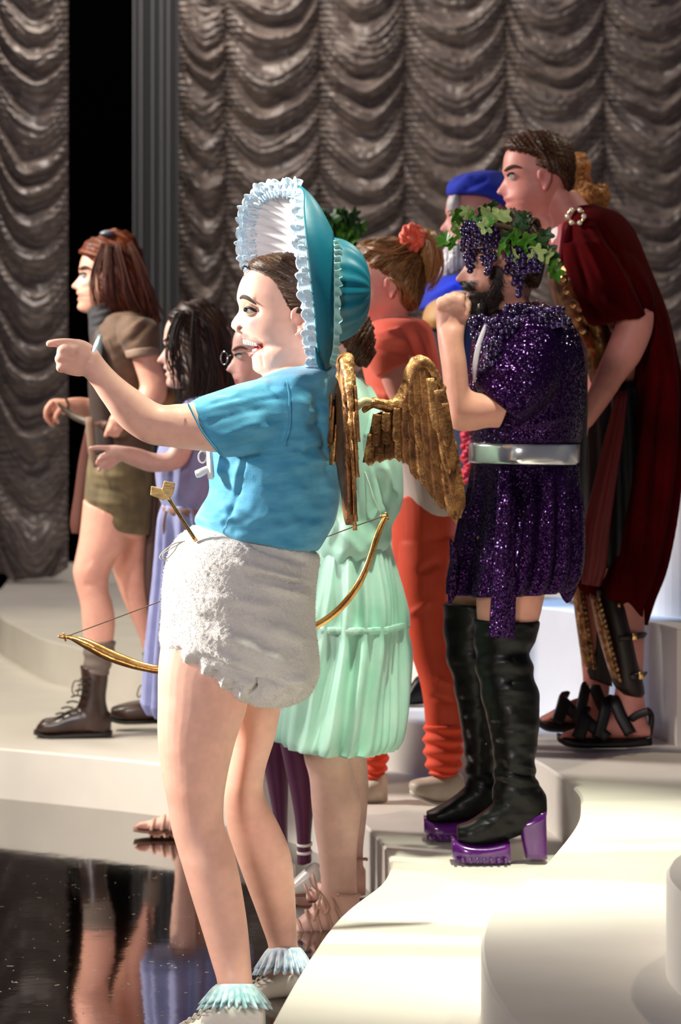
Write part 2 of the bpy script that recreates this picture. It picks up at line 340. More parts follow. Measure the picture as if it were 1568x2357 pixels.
def hmap(ox, oy, H, rot=0, fl=1):
    a = math.radians(rot); ca, sa = math.cos(a), math.sin(a)
    def f(x, y):
        X, Y = (x-.45)*fl, y-.5
        return ox+H*(.45+X*ca-Y*sa), oy+H*(.5+X*sa+Y*ca)
    return f
def head(mb, d, hm, H, mouth=0., dy=0., neck=True, chinfull=0.):
    rings = []
    for q in HEAD if neck else HEAD[:-4]:
        q = list(q)+[0, 0, .3][len(q)-5:]
        if q[1] > .77: q[1] += mouth; q[3] += mouth*.5
        if q[0] == .065 and .78 < q[1]-mouth < .79: q[0] += mouth*1.1; q[1] -= mouth*.5; q[7] = .8
        A = hm(q[0], q[1]); B = hm(q[2], q[3]); k = H*d/F
        rings.append((A[0], A[1], B[0], B[1], q[4]*k, dy, q[6]*H, q[7]))
    mb.sil(d, rings, k=3, n=56)
    for sg in (-1, 1):                              # ears
        c = hm(.50, .58); w = P(c[0], c[1], d+dy); off = .315*k
        R = Matrix.Rotation(sg*.3, 3, 'Z')
        mb.ball(w+[0, sg*off, 0], (.066*k, .045*k, .125*k), 8, R)
        rim = [hm(.445, .56), hm(.45, .475), hm(.51, .45), hm(.565, .49), hm(.565, .57), hm(.525, .65), hm(.49, .70)]
        mb.tube([P(x, y, d+dy)+[0, sg*(off+.045*k), 0] for x, y in rim], .022*k, n=6, k=3)
M_eye = mat('eye_white', 'e8e4df', rough=.15, coat=.6); M_iris = mat('eye_iris', '2b1c12', rough=.1, coat=1.)
def eyes(person, d, hm, H, dy=0., col='2a1a12', brow='3a2618', x=.125, y=.485, tilt=0., lid=True, r=.05):
    k = H*d/F; c = hm(x, y); w = P(c[0], c[1], d+dy)
    for sg in (-1, 1):
        e = w+[0, sg*.175*k, 0]; mb = MB(); mb.ball(e, r*k, 10); o = build(mb, 'eye', M_eye, person)
        v = Vector((-.93, sg*.38, tilt)).normalized(); mb = MB(); mb.ball(e+np.array(v)*r*k*.62, r*k*.5, 8); build(mb, 'iris', M_iris, o)
        mb = MB(); pts = []
        for t in np.linspace(-1, 1, 7): pts.append(e+np.array([(t*.9-.1)*r*k*1.25, sg*r*k*(.95-.55*t*t), r*k*(.55-.5*t*t)]))
        mb.tube(pts, [r*k*.12]+[r*k*.28]*5+[r*k*.1], n=6, k=2); build(mb, 'eyelash', mat('lash', '1a1210', rough=.6), person)
        mb = MB(); pts = []
        for i, (bx, by) in enumerate([(.04, .415), (.09, .385), (.16, .375), (.24, .41)]):
            q = hm(bx, by); s_ = [.13, .20, .255, .30][i]; pts.append(P(q[0], q[1], d+dy)+[0, sg*s_*k, 0])
        mb.tube(pts, [.012*k, .022*k, .02*k, .008*k], n=6, k=3, flat=.6); build(mb, 'eyebrow', mat('brow_'+brow, brow, rough=.8), person)
def hair_fx(flow, amp=.0022, cols=('2a1810', '6b4426'), f1=.5, seed=1):
    # strands: flow(px,py) is constant along a strand
    def post(px, py, co, no):
        c = flow(px, py); h = amp*(n1(c*f1, seed)-.5)*1.6+amp*(n1(c*f1*2.7, seed+1)-.5)
        return no*h[:, None]
    def paint(px, py, co, no):
        c = flow(px, py); t = np.clip(.55*n1(c*f1, seed)+.45*n1(c*f1*2.7, seed+1)+.25*(n1(c*f1*6, seed+2)-.5), 0, 1)[:, None]
        return np.array(lin(cols[0]))*(1-t)+np.array(lin(cols[1]))*t
    return post, paint
def locks(mb, d, guides, n, spread, r=2.2, wav=3., dys=(-.08, .08), seed=0, taper=True):
    # guides: list of polylines (px,py,dy); strands scattered around them
    rr = random.Random(seed)
    for _ in range(n):
        g = rr.choice(guides); ox, oy, od = rr.gauss(0, spread), rr.gauss(0, spread*.5), rr.uniform(-1, 1)*spread/1000.
        ph = rr.uniform(0, 6); pts = []
        for i, q in enumerate(g):
            t = i/(len(g)-1); kk = .35+.65*t
            pts.append((q[0]+ox*kk+wav*math.sin(ph+t*9)*t, q[1]+oy*kk, (q[2] if len(q) > 2 else 0)+od+wav*.0008*math.cos(ph+t*8)*t))
        rad = [r*.7]+[r]*(len(pts)-2)+[r*.25]
        mb.ptube(d, pts, rad, n=5, k=3)
def shoe_rings(pts):
    return pts
def finger(mb, d, pts, r0, r1):
    mb.ptube(d, pts, np.linspace(r0, r1, len(pts)), n=10, k=4)
    q = pts[-1]; w = P(q[0], q[1], d+(q[2] if len(q) > 2 else 0)); mb.ball(w, r1*d/F*1.02, 8)
def ribbon(pts_fn, nu, nv):                          # world grid from fn(u,v)
    return np.array([[pts_fn(u, v) for v in np.linspace(0, 1, nv)] for u in np.linspace(0, 1, nu)])
def path(pts, k=10):
    q = cr(np.array([list(p)+[0]*(3-len(p)) for p in pts], float), k); return q
def along(q, t):
    x = np.clip(t, 0, 1)*(len(q)-1); i = int(min(x, len(q)-2)); return q[i]*(1-(x-i))+q[i+1]*(x-i)
from mathutils.bvhtree import BVHTree
def strands(host, par, flow, n, L, w, cols, wave=0., lift=.0015, mask=None, name='hair_strands', seed=1, steps=8, far=.35, rnd=0.):
    # fine ribbons of hair lying on the surface of host, following the lines where flow(px,py) stays constant
    R = np.random.default_rng(seed); me = host.data; o = org(host); co, no = mesh_arrays(me); co = co+o
    bvh = BVHTree.FromPolygons([tuple(c) for c in co], [tuple(p.vertices) for p in me.polygons])
    px, py = pix(co); ok = no[:, 1] < far
    if mask is not None: ok &= mask(px, py, co)
    ids = np.nonzero(ok)[0]
    if len(ids) == 0: return
    ids = R.choice(ids, n); V = []; Fc = []; CC = []
    c0, c1 = np.array(lin(cols[0])), np.array(lin(cols[1]))
    for i in ids:
        p = Vector(co[i]+R.normal(0, .0015, 3)); q = bvh.find_nearest(p)
        if q[0] is None: continue
        ph = R.uniform(0, 6); sg = 1; last = None; t_ = R.random()**1.5; col = c0*(1-t_)+c1*t_; base = len(V); LL = L*R.uniform(.6, 1.3); ang = R.normal(0, rnd) if rnd else 0
        loc, nor = q[0], q[1]; cnt = 0
        for s_ in range(steps):
            d_ = loc.y; x = CX+loc.x/d_*F; y = CY-(loc.z-HC)/d_*F
            gx = float(flow(x+.5, y)-flow(x-.5, y)); gy = float(flow(x, y+.5)-flow(x, y-.5))
            g = Vector((gx, 0, -gy)); t = nor.cross(g)
            if t.length < 1e-9: break
            t.normalize()
            if wave or ang:
                a = ang+wave*math.sin(ph+s_*1.5); t = t*math.cos(a)+nor.cross(t)*math.sin(a)
            if last is None:
                if t.z > 0: t = -t
            elif t.dot(last) < 0: t = -t
            last = t; sd = nor.cross(t)*(w*(1-.8*s_/(steps-1))); h = nor*(lift*(.3+math.sin(math.pi*(s_+.5)/steps)))
            V += [tuple(loc+h-sd), tuple(loc+h+sd)]; CC += [col, col]; cnt += 1
            q = bvh.find_nearest(loc+t*(LL/steps))
            if q[0] is None: break
            loc, nor = q[0], q[1]
        for s_ in range(cnt-1): a = base+2*s_; Fc.append((a, a+1, a+3, a+2))
    m_ = bpy.data.meshes.new(name); m_.from_pydata((np.array(V)-o).tolist(), [], Fc)
    at = m_.color_attributes.new('Col', 'FLOAT_COLOR', 'POINT'); at.data.foreach_set('color', np.hstack([np.array(CC), np.ones((len(CC), 1))]).ravel().astype(np.float32))
    m_.polygons.foreach_set('use_smooth', [True]*len(m_.polygons)); m_.materials.append(mat('strand_hair', attr=True, rough=.5, spec=.35))
    ob = bpy.data.objects.new(name, m_); C.objects.link(ob); ob.parent = host; ORG[ob.name] = o; ob['kind'] = 'stuff'; return ob

def side_arm(mb, d, pts, r0, r1):                    # a hanging or reaching arm with a simple curled hand at its end
    mb.ptube(d, pts, list(np.linspace(r0, r1, len(pts))), n=14); x, y, z = pts[-1]; k = F/d
    mb.ball(P(x-.01*k, y+.03*k, d+z), (.035, .018, .045), 8)
    for i in range(4): finger(mb, d, [(x-(.03-.018*i)*k, y+.05*k, z), (x-(.035-.018*i)*k, y+.09*k, z), (x-(.03-.018*i)*k, y+.115*k, z+.01)], .0095*k, .0075*k)
    finger(mb, d, [(x-.03*k, y+.02*k, z-.01), (x-.05*k, y+.05*k, z-.015), (x-.048*k, y+.075*k, z-.01)], .0095*k, .008*k)
# ================================================================== woman in blue with bonnet, pointing
D = F/1055.0
cp = thing('person', P(560, 2355, D), 'woman in sky-blue tee, white fleece bloomers and teal bonnet, laughing and pointing left', 'person')
cp.location[2] = 0; ORG[cp.name][2] = 0
shirt = [(645, 848, 770, 836, .065), (606, 866, 782, 846, .12), (565, 888, 788, 872, .17), (525, 930, 791, 925, .185), (502, 990, 792, 985, .18), (487, 1040, 789, 1045, .165), (479, 1090, 784, 1105, .155), (482, 1134, 780, 1160, .15), (462, 1172, 772, 1205, .155), (452, 1205, 752, 1245, .16), (490, 1226, 735, 1268, .155)]
sleeve = [(434, 927, 510, 1053, .058, -.165), (462, 913, 540, 1052, .066, -.16), (510, 896, 588, 1045, .07, -.15), (560, 880, 640, 1030, .072, -.13), (612, 868, 700, 1000, .08, -.10)]
mb = MB()
mb.sil(D, inset(shirt, .86), k=2)
mb.sil(D, [(640, 770, 745, 760, .06), (625, 815, 750, 800, .055), (612, 850, 765, 840, .06), (600, 880, 780, 870, .09)], k=3)   # neck
dy = -.165
arm = [(222, 802, 196, 869, .021, -.215), (240, 828, 214, 890, .026, -.21), (262, 853, 228, 912, .032, -.205), (290, 878, 246, 938, .037, -.20), (321, 900, 266, 968, .040, -.195), (352, 922, 296, 996, .042, -.19), (376, 932, 340, 1021, .044, -.185), (405, 930, 395, 1030, .047, -.18), (433, 928, 452, 1037, .049, -.175), (480, 915, 512, 1042, .052, -.165), (540, 900, 590, 1040, .055, -.15), (600, 900, 680, 1010, .06, -.1)]
mb.sil(D, arm, k=4)
mb.sil(D, [(215, 795, 192, 866, .020, -.215), (196, 784, 180, 867, .0195, -.217), (178, 780, 162, 864, .020, -.22), (160, 782, 146, 858, .018, -.222), (148, 790, 140, 846, .012, -.222)], k=4)
finger(mb, D, [(172, 791, -.225), (150, 789, -.228), (130, 789, -.229), (114, 791, -.229)], 11.5, 8.5)
finger(mb, D, [(176, 806, -.233), (150, 804, -.238), (141, 808, -.235), (144, 816, -.218), (158, 820, -.205)], 12, 9)
finger(mb, D, [(170, 824, -.233), (146, 822, -.238), (136, 825, -.233), (140, 832, -.216), (156, 836, -.205)], 11.5, 9)
finger(mb, D, [(168, 843, -.23), (147, 842, -.234), (138, 845, -.229), (141, 850, -.214), (156, 850, -.205)], 10.5, 8)
finger(mb, D, [(205, 800, -.20), (182, 800, -.19), (162, 805, -.186), (146, 812, -.188)], 12, 9)
mb.sil(D, [(520, 1240, 700, 1250, .12), (430, 1350, 700, 1380, .14), (400, 1450, 700, 1500, .13), (470, 1540, 650, 1560, .1)], k=3)
mb.ptube(D, [(650, 900, .12), (640, 960, .17), (625, 1060, .20), (610, 1180, .225), (595, 1290, .26), (580, 1400, .285), (570, 1470, .285)], [50, 50, 45, 42, 38, 30, 24], n=16)
for i in range(4): finger(mb, D, [(578-i*14, 1476, .285), (574-i*14, 1500, .245), (570-i*14, 1522, .25), (568-i*14, 1530, .28), (570-i*14, 1520, .305)], 10, 8)
finger(mb, D, [(590, 1480, .30), (592, 1500, .315), (585, 1512, .315)], 10, 8); mb.ball(P(562, 1490, D+.285), (.045, .022, .035), 8)
nl = [(372, 1470, 610, 1560, .075, -.065), (364, 1540, 575, 1600, .078, -.07), (363, 1620, 566, 1640, .077, -.075), (363, 1700, 543, 1705, .073, -.08), (374, 1790, 524, 1785, .066, -.085), (385, 1845, 515, 1850, .058, -.09), (394, 1904, 517, 1900, .054, -.095), (408, 1955, 532, 1940, .056, -.10), (420, 1995, 545, 1985, .058, -.11), (441, 2065, 558, 2050, .054, -.12), (466, 2145, 570, 2130, .045, -.135), (486, 2212, 577, 2205, .036, -.15), (500, 2262, 582, 2262, .034, -.165), (500, 2310, 592, 2310, .035, -.17), (470, 2350, 600, 2350, .035, -.175)]
fl = [(430, 1500, 655, 1560, .07, .065), (480, 1600, 652, 1610, .072, .07), (510, 1650, 643, 1650, .07, .075), (527, 1700, 633, 1700, .066, .08), (523, 1776, 610, 1776, .06, .085), (516, 1835, 609, 1833, .054, .09), (520, 1894, 641, 1895, .053, .10), (541, 1965, 668, 1960, .055, .11), (571, 2047, 678, 2035, .049, .13), (600, 2125, 682, 2105, .04, .15), (618, 2180, 686, 2175, .034, .17), (618, 2230, 700, 2230, .034, .18), (600, 2275, 705, 2275, .034, .18)]
mb.sil(D, nl, k=4); mb.sil(D, fl, k=4)
# head, own profile
W = [(636, 592, 662, 596, .02, 0, 0, .3), (600, 600, 690, 606, .05, 0, 0, .3), (574, 619, 716, 628, .064, 0, 0, .3), (556, 643, 738, 655, .07, 0, 0, .3), (547.5, 668, 748, 682, .072, 0, 0, .35), (545, 688, 752, 706, .072, 0, 0, .3), (550, 705, 752, 724, .0715, 0, 2, .25), (549, 718, 750, 736, .071, 0, 8, .2), (539, 731, 747, 748, .07, 0, 17, .19), (531.5, 745, 743, 760, .069, 0, 25, .21), (533, 755, 739, 770, .068, 0, 23, .24), (543, 761, 735, 777, .067, 0, 14, .28), (553.5, 765, 732, 783, .066, 0, 4, .3),
     (556, 772, 728, 790, .065, 0, 5, .45), (560, 779, 726, 795, .064, 0, 4, .45), (572, 786, 725, 798, .0635, 0, 0, .5), (595, 795, 724, 801, .063, 0, 0, .5), (599, 801, 722, 804, .0625, 0, 0, .5), (588, 808, 720, 808, .062, 0, 0, .5), (577, 816, 718, 813, .061, 0, 5, .5), (580, 825, 716, 818, .059, 0, 3, .5), (581, 838, 714, 826, .055, 0, 6, .6), (583, 851, 713, 834, .05, 0, 4, .6), (595, 860, 715, 842, .048, 0, 0, .5), (612, 868, 722, 850, .052, 0, 0, .5), (622, 885, 740, 862, .06, 0, 0, .5)]
mb.sil(D, W, k=3, n=64)
ec = P(690, 742, D)
mb.ball(ec+[0, -.069, 0], (.019, .007, .030), 8, Matrix.Rotation(-.35, 3, 'Z'))
mb.tube([P(x, y, D-.079) for x, y in [(672, 736), (674, 718), (688, 708), (704, 712), (710, 728), (704, 748), (690, 764), (680, 773)]], [.0035, .004, .0045, .0045, .004, .0035, .0035, .0045], n=8)
mb.tube([P(x, y, D-.079) for x, y in [(694, 722), (700, 734), (694, 748), (686, 752)]], .003, n=6)
mb.ball(P(573, 757, D)+[-.020, -.010, 0], (.011, .010, .009), 8)   # nose wing
fx = [(548, 762, 552, 745, 9, 2.5), (590, 690, 556, 684, 9, 3.0), (556, 752, 604, 790, 3.5, -3.0), (600, 785, 610, 815, 3, -2.0), (556, 660, 572, 650, 3, -.8), (553, 668, 566, 664, 3, .8), (600, 752, 575, 745, 20, 2.5), (564, 714, 588, 716, 9, -8.5), (556, 660, 575, 655, 4, .8), (684, 730, 690, 742, 7, -7), (601, 812, 606, 850, 3, -1.8), (640, 850, 675, 800, 12, -.8), (624, 832, 660, 800, 9, 1.5), (551, 757, 556, 754, 3.5, -5.0)]
fx += [(390, 1600, 420, 1760, 30, 2.0), (455, 1640, 440, 1780, 12, -1.8), (430, 1830, 470, 1850, 20, 2), (480, 1890, 520, 1960, 10, -1.5), (330, 975, 400, 990, 10, -3), (150, 800, 175, 806, 4, 1.5), (150, 822, 176, 826, 4, 1.0), (160, 812, 182, 816, 3, -1.2), (160, 832, 182, 834, 3, -1.2)]
skinp = painter('ebb6a2', [(581, 744, 15, 14, 'd8707a', .75), (573, 731, 12, 7, 'dcc0a0', .3), (699, 735, 22, 30, 'd98a80', .4), (552, 756, 5, 4, '6b1f1c', .8, 4), (540, 748, 12, 10, 'd9918a', .35), (560, 773, 14, 6, 'c4706c', .7, 4), (582, 816, 9, 6, 'd07a78', .7), (594, 797, 16, 7, '8e1d22', 1., 4), (572, 701, 18, 9, 'e2c9a8', .35), (150, 850, 30, 30, 'e8a898', .3), (160, 815, 50, 30, 'efb7a8', .3), (400, 1840, 40, 30, 'd99a86', .35), (620, 1850, 30, 40, 'd99a86', .3), (690, 750, 12, 8, 'a85a50', .5)])
build(mb, 'body', skin(), cp, vox=.0036, sm=2, post=strokes(fx), paint=skinp)
# face details
ey = P(576, 715, D)
for sg in (-1, 1):
    e = ey+[0, sg*.036, 0]; m2 = MB(); m2.ball(e+[.001, 0, -.001], .0105, 12); o = build(m2, 'eye', M_eye, cp)
    m2 = MB(); m2.ball(e+[-.0075, sg*.0035, .0005], .0062, 8); build(m2, 'iris', M_iris, o)
    m2 = MB(); m2.tube([P(x, y, D+sg*q) for x, y, q in [(566, 711, .036), (570, 707.5, .044), (577, 709, .0485), (585, 714, .0485), (592, 717, .046)]], [.0015, .003, .0036, .003, .001], n=6); build(m2, 'eyelash', mat('lash', '1a1210', rough=.6), cp)
    m2 = MB(); m2.tube([P(x, y, D+sg*q) for x, y, q in [(565, 718, .040), (571, 724, .044), (579, 725, .047), (588, 720, .048)]], [.002, .0035, .0035, .0015], n=8); build(m2, 'eyelid', mat('gold_eyeshadow', 'd2a888', rough=.4), cp)
    m2 = MB(); m2.tube([P(x, y, D+sg*q) for x, y, q in [(566, 706, .038), (572, 702, .046), (581, 704, .050), (590, 710, .051)]], [.002, .004, .004, .002], n=8); build(m2, 'eyelid', mat('lid_skin', 'd8a58c', rough=.5), cp)
    m2 = MB(); m2.tube([P(x, y, D+sg*q) for x, y, q in [(553, 687, .029), (560, 683, .0415), (570, 686, .0525), (580, 693, .0585), (590, 701, .0625)]], [.003, .005, .005, .0035, .001], n=6, flat=.5); build(m2, 'eyebrow', mat('brow_dark', '3c281e', rough=.8), cp)
M_lip = mat('lips', 'c9736f', rough=.3, coat=.3); M_tooth = mat('teeth', 'f4ecd8', rough=.25, coat=.4)
m2 = MB()
for sg in (-1, 1): m2.tube([P(x, y, D+sg*q) for x, y, q in [(557, 775, 0), (563, 778, .012), (577, 783, .021), (592, 792, .026), (601, 801, .027)]], [.0035, .0035, .003, .0026, .002], n=8)
build(m2, 'upper_lip', M_lip, cp)
m2 = MB()
for sg in (-1, 1): m2.tube([P(x, y, D+sg*q) for x, y, q in [(577, 816, 0), (581, 815, .012), (590, 811, .021), (601, 801, .027)]], [.0055, .0055, .004, .002], n=8)
build(m2, 'lower_lip', M_lip, cp)
for sg in (-1, 1):
    for i in range(6):
        t = (i+.5)/6; x = 562+t*30; y = 785+t*7; q = .005+.020*math.sqrt(t+.05)
        m2 = MB(); m2.ball(P(x, y, D+sg*q), (.0046 if i else .0055, .0046, .0082-.0005*i), 7); build(m2, 'tooth', M_tooth, cp)
for sg in (-1, 1):
    for i in range(3):
        t = i/3; m2 = MB(); m2.ball(P(584+t*10, 808-t*4, D+sg*(.008+.014*t)), (.0035, .0035, .0045), 6); build(m2, 'tooth', M_tooth, cp)
m2 = MB(); m2.tube([P(x, y, D) for x, y in [(585, 809), (592, 805), (604, 803)]], [.004, .009, .009], n=10); m2.ball(P(594, 800, D), (.010, .021, .009), 10); build(m2, 'tongue', mat('tongue', 'a02a30', rough=.25, coat=.5), cp)
# hair under the bonnet
mb = MB()
mb.sil(D, [(640, 582, 690, 586, .03), (590, 594, 730, 596, .064), (570, 611, 750, 616, .075), (580, 634, 765, 640, .081), (602, 654, 770, 665, .084), (617, 675, 772, 690, .0855), (630, 697, 770, 712, .084), (650, 715, 765, 735, .081), (700, 722, 755, 765, .074)], k=4, n=40)
po, pa = hair_fx(lambda x, y: np.arctan2(y-705, x-800)*100, .002, ('150c08', '6a4630'), .8, 3)
hr = build(mb, 'hair', hairmat('brown_hair'), cp, vox=.004, sm=1, post=po, paint=pa)
strands(hr, cp, lambda x, y: np.arctan2(y-705, x-800)*100, 4500, .05, .0005, ('120a07', '6e4a34'), seed=2, rnd=.12, far=.6)
mb = MB(); locks(mb, D, [[(575, 618, -.02), (585, 606, -.04), (615, 596, -.05), (660, 600, -.06), (700, 620, -.08)], [(596, 634, -.05), (620, 622, -.07), (660, 626, -.08), (710, 650, -.09)], [(600, 612, -.06), (650, 606, -.07), (700, 620, -.08)]], 14, 3, r=.5, wav=1.0, seed=3)
locks(mb, D, [[(575, 620, 0), (562, 612, -.02), (556, 622, -.02), (560, 640, -.01)], [(580, 614, 0), (568, 600, .02), (558, 606, .02)]], 14, 3, r=.5, wav=2, seed=5)
build(mb, 'hair_strands', mat('brown_strands', '3a2418', rough=.35), cp)
# tee shirt
mb = MB(); mb.sil(D, shirt, k=4, n=44, fold=lambda u, th: .004*np.sin(th*5+u*9)*np.clip(u*2-.6, 0, 1)); mb.sil(D, sleeve, k=4, n=32)
ws = [(455, 950, 640, 905, 7, 4), (470, 975, 620, 935, 8, -4), (490, 1010, 610, 965, 8, 4.5), (505, 1035, 640, 1005, 8, -4), (530, 1040, 650, 1030, 6, 4), (640, 1020, 735, 1045, 7, -6), (560, 1048, 720, 1062, 9, -7), (600, 1062, 740, 1020, 7, 5), (700, 1030, 780, 1035, 8, -6), (690, 1060, 780, 1055, 8, 5), (660, 1100, 760, 1080, 10, -3),
      (565, 1045, 545, 1150, 4, -6), (545, 1150, 508, 1222, 5, -6), (555, 1050, 535, 1150, 8, 4), (530, 1160, 480, 1195, 9, 6), (455, 1185, 520, 1180, 8, -5), (470, 1205, 540, 1195, 8, 5), (560, 1210, 640, 1180, 12, 4), (520, 1225, 600, 1215, 9, -4), (600, 1230, 700, 1200, 12, 4), (620, 1150, 740, 1120, 14, 3), (640, 1190, 750, 1160, 12, -3.5), (670, 1230, 745, 1200, 10, 4),
      (664, 870, 662, 960, 4, -3), (662, 960, 640, 1040, 4, -3), (690, 900, 690, 990, 16, 5), (725, 880, 735, 1010, 14, -6), (755, 900, 765, 1020, 10, 5), (520, 905, 600, 890, 8, 4), (470, 930, 560, 905, 6, 3), (560, 925, 650, 915, 7, -3), (700, 985, 780, 975, 8, -6), (700, 950, 780, 945, 9, 5), (735, 930, 760, 1110, 6, -5)]
xf = lambda px, py: .0030*(n2(px*.030+py*.018, py*.05-px*.012, 4)-.5)*2+.0008*(n2(px*.1, py*.16, 6)-.5)
M_tee = cloth('sky_blue_jersey', '3a8fb6', color2='58a8ca', vscale=14, rough=.75, bump=.2, bscale=260, stretch=(1, 1, 3), sheen=.35)
tee = build(mb, 'tee_shirt', M_tee, cp, vox=.005, sm=3, post=strokes(ws, xf))
mb = MB(); mb.ptube(D, [(433, 929, -.222), (448, 960, -.230), (470, 1000, -.235), (512, 1052, -.225)], 2.2, n=6); build(mb, 'seam', cloth('sky_blue_hem', '3a9dc8'), tee); mb = MB(); mb.ptube(D, [(660, 874, -.188), (666, 920, -.196), (664, 975, -.196), (650, 1020, -.19)], 1.3, n=5)
build(mb, 'seam', cloth('sky_blue_hem', '3a9dc8'), tee)
# white collar of the bonnet tie
mb = MB(); mb.sil(D, [(700, 825, 776, 812, .062), (672, 846, 782, 838, .078), (650, 863, 778, 852, .09), (658, 868, 770, 857, .085)], k=3); build(mb, 'collar', cloth('white_cotton', 'e9e6e6'), cp, vox=.004)
# fleece bloomers
di = [(446, 1208, 722, 1264, .140), (408, 1236, 737, 1284, .165), (388, 1272, 733, 1318, .176), (374, 1340, 727, 1372, .182), (371, 1420, 727, 1440, .188), (367, 1474, 735, 1510, .19), (384, 1499, 735, 1556, .185), (440, 1536, 712, 1600, .17), (505, 1578, 668, 1622, .145), (560, 1612, 642, 1621, .10)]
mb = MB(); mb.sil(D, di, k=5, n=60, fold=lambda u, th: .004*np.sin(th*26)*np.clip((u-.66)*4, 0, 1))
ds = [(a, b, c, d_, e, f*1.7) for a, b, c, d_, e, f in [(560, 1240, 715, 1300, 9, -9), (600, 1235, 730, 1280, 9, 7), (520, 1290, 720, 1345, 9, 6), (560, 1320, 728, 1352, 7, -9), (600, 1345, 725, 1375, 9, 6), (470, 1370, 640, 1400, 12, 4), (450, 1410, 610, 1470, 12, -5), (480, 1450, 660, 1530, 14, 6), (420, 1440, 560, 1540, 10, 5), (440, 1500, 620, 1580, 8, -7), (560, 1540, 700, 1590, 9, -6), (640, 1580, 715, 1560, 12, 6), (600, 1560, 590, 1612, 8, -9), (575, 1600, 598, 1580, 6, -10), (600, 1440, 720, 1480, 16, 5), (388, 1290, 400, 1460, 12, 3)]]
ds += [(392+i*21, 1470+i*14, 384+i*21, 1512+i*13, 7, 8*(-1)**i) for i in range(10)]
fz = lambda px, py: .0024*(n2(px*.33, py*.33, 7)-.5)+.0022*(n2(px*.6, py*.6, 9)-.5)
M_fleece = cloth('white_fleece', 'ded9d4', sheen=1., rough=1., bump=.7, bscale=420)
dia = build(mb, 'bloomers', M_fleece, cp, vox=.0042, sm=1, post=strokes(ds, fz))
mb = MB()                                            # fleece tufts so the outline looks fuzzy
co, no = mesh_arrays(dia.data); co = co+org(dia); sel = rng.choice(len(co), 16000)
vv = []; ff = []
for i in sel:
    c = co[i]; n_ = no[i]; L = random.uniform(.0015, .0035); t = np.array([random.uniform(-1, 1), random.uniform(-1, 1), random.uniform(-1, .3)])*.0022
    s_ = np.cross(n_, t); s_ = s_/(np.linalg.norm(s_)+1e-9)*.0006; k = len(vv); vv += [c-s_, c+s_, c+n_*L+t]; ff.append((k, k+1, k+2))
mb.add(vv, ff); o = build(mb, 'fleece_tufts', M_fleece, dia, flat=True); o['kind'] = 'stuff'
mb = MB(); mb.ptube(D, [(425, 1246, -.16), (400, 1252, -.17), (378, 1268, -.17), (368, 1282, -.17), (378, 1290, -.17), (398, 1272, -.17), (412, 1250, -.17)], 1.6, n=6)
mb.ptube(D, [(420, 1248, -.165), (395, 1262, -.172), (374, 1278, -.172), (386, 1292, -.172)], 1.3, n=6); build(mb, 'drawstring', cloth('cord_white', 'dcd6c6'), dia)
# pacifier hanging on the chest
pc = thing('toy_pacifier', P(468, 1075, D-.10), 'white plastic pacifier toy dangling at the pointing woman\'s chest', 'toy')
Dp = D-.10; M_pl = mat('white_plastic', 'e8e6e8', rough=.25, coat=.4)
mb = MB(); mb.ptube(Dp, [(450, 1092), (462, 1088), (480, 1078)], [9, 10, 8], n=12); build(mb, 'nipple', M_pl, pc, sub=1)
mb = MB(); mb.sil(Dp, [(474, 1036, 478, 1102, .004), (484, 1034, 488, 1104, .014), (490, 1040, 494, 1098, .004)], k=3); build(mb, 'shield', M_pl, pc)
mb = MB(); th = np.linspace(0, 2*math.pi, 12); mb.ptube(Dp, [(466+9*math.cos(a), 1052+13*math.sin(a), 0) for a in th], 2.2, n=6, k=2); build(mb, 'ring', M_pl, pc)
# ruffled socks and white boots
M_ruf = cloth('seafoam_lace', '8fc0c8', color2='cfe2e4', vscale=60, rough=.8); M_boot = mat('white_leather', 'e6e0d6', rough=.35, bump=.05, bscale=300, coat=.2)
def ruffle(name, cx, cy, w0, w1, h, dyc, m, parent, dep=.045, n=150, waves=22, tilt=0, seed=0, layers=2):
    mb = MB()
    for L in range(layers):
        rows = []
        for v in np.linspace(0, 1, 7):
            th = np.linspace(0, 2*math.pi, n, endpoint=False); r = w0+(w1-w0)*(v**.8)*(1-.12*L)
            wv = np.sin(waves*th+seed+L*2+2*np.sin(th*3+seed))*v; rr = r*(1+.16*wv)
            y = cy+(v**1.1)*h*(1-.2*L)-L*3+wv*h*.10+tilt*np.cos(th)
            dd = D+dyc-np.sin(th)*dep*rr/w0
            x = cx+np.cos(th)*rr; rows.append(np.stack([(x-CX)*dd/F, dd, HC-(y-CY)*dd/F], -1))
        mb.grid(np.array(rows), cap=False)
    return build(mb, name, m, parent, solid=.001)
def shoe(d, rings, name, m, parent, sole=None, msole=None, post=None, vox=.0035):
    mb = MB(); mb.sil(d, rings, k=5, n=32, p=2.6); o = build(mb, name, m, parent, vox=vox, sm=2, post=post)
    if sole: mb = MB(); mb.sil(d, sole, k=4, n=28, p=3.2); build(mb, 'sole', msole, o, vox=vox, sm=1)
    return o
M_sole = mat('pale_rubber', 'dad3c6', rough=.6)
s1 = shoe(D, [(610, 2320, 612, 2372, .02, -.17), (602, 2296, 606, 2376, .036, -.17), (560, 2292, 562, 2378, .040, -.17), (515, 2298, 518, 2380, .042, -.175), (480, 2318, 484, 2384, .045, -.18), (445, 2342, 448, 2386, .046, -.185), (415, 2358, 416, 2387, .04, -.19), (398, 2368, 398, 2386, .02, -.19)], 'boot', M_boot, cp,
          [(616, 2368, 616, 2390, .03, -.17), (560, 2372, 560, 2392, .042, -.17), (460, 2380, 460, 2395, .048, -.18), (398, 2380, 398, 2394, .03, -.19)], M_sole, strokes([(560, 2300, 566, 2345, 2, -2), (566, 2345, 600, 2352, 2, -2), (490, 2310, 520, 2345, 3, 2)]))
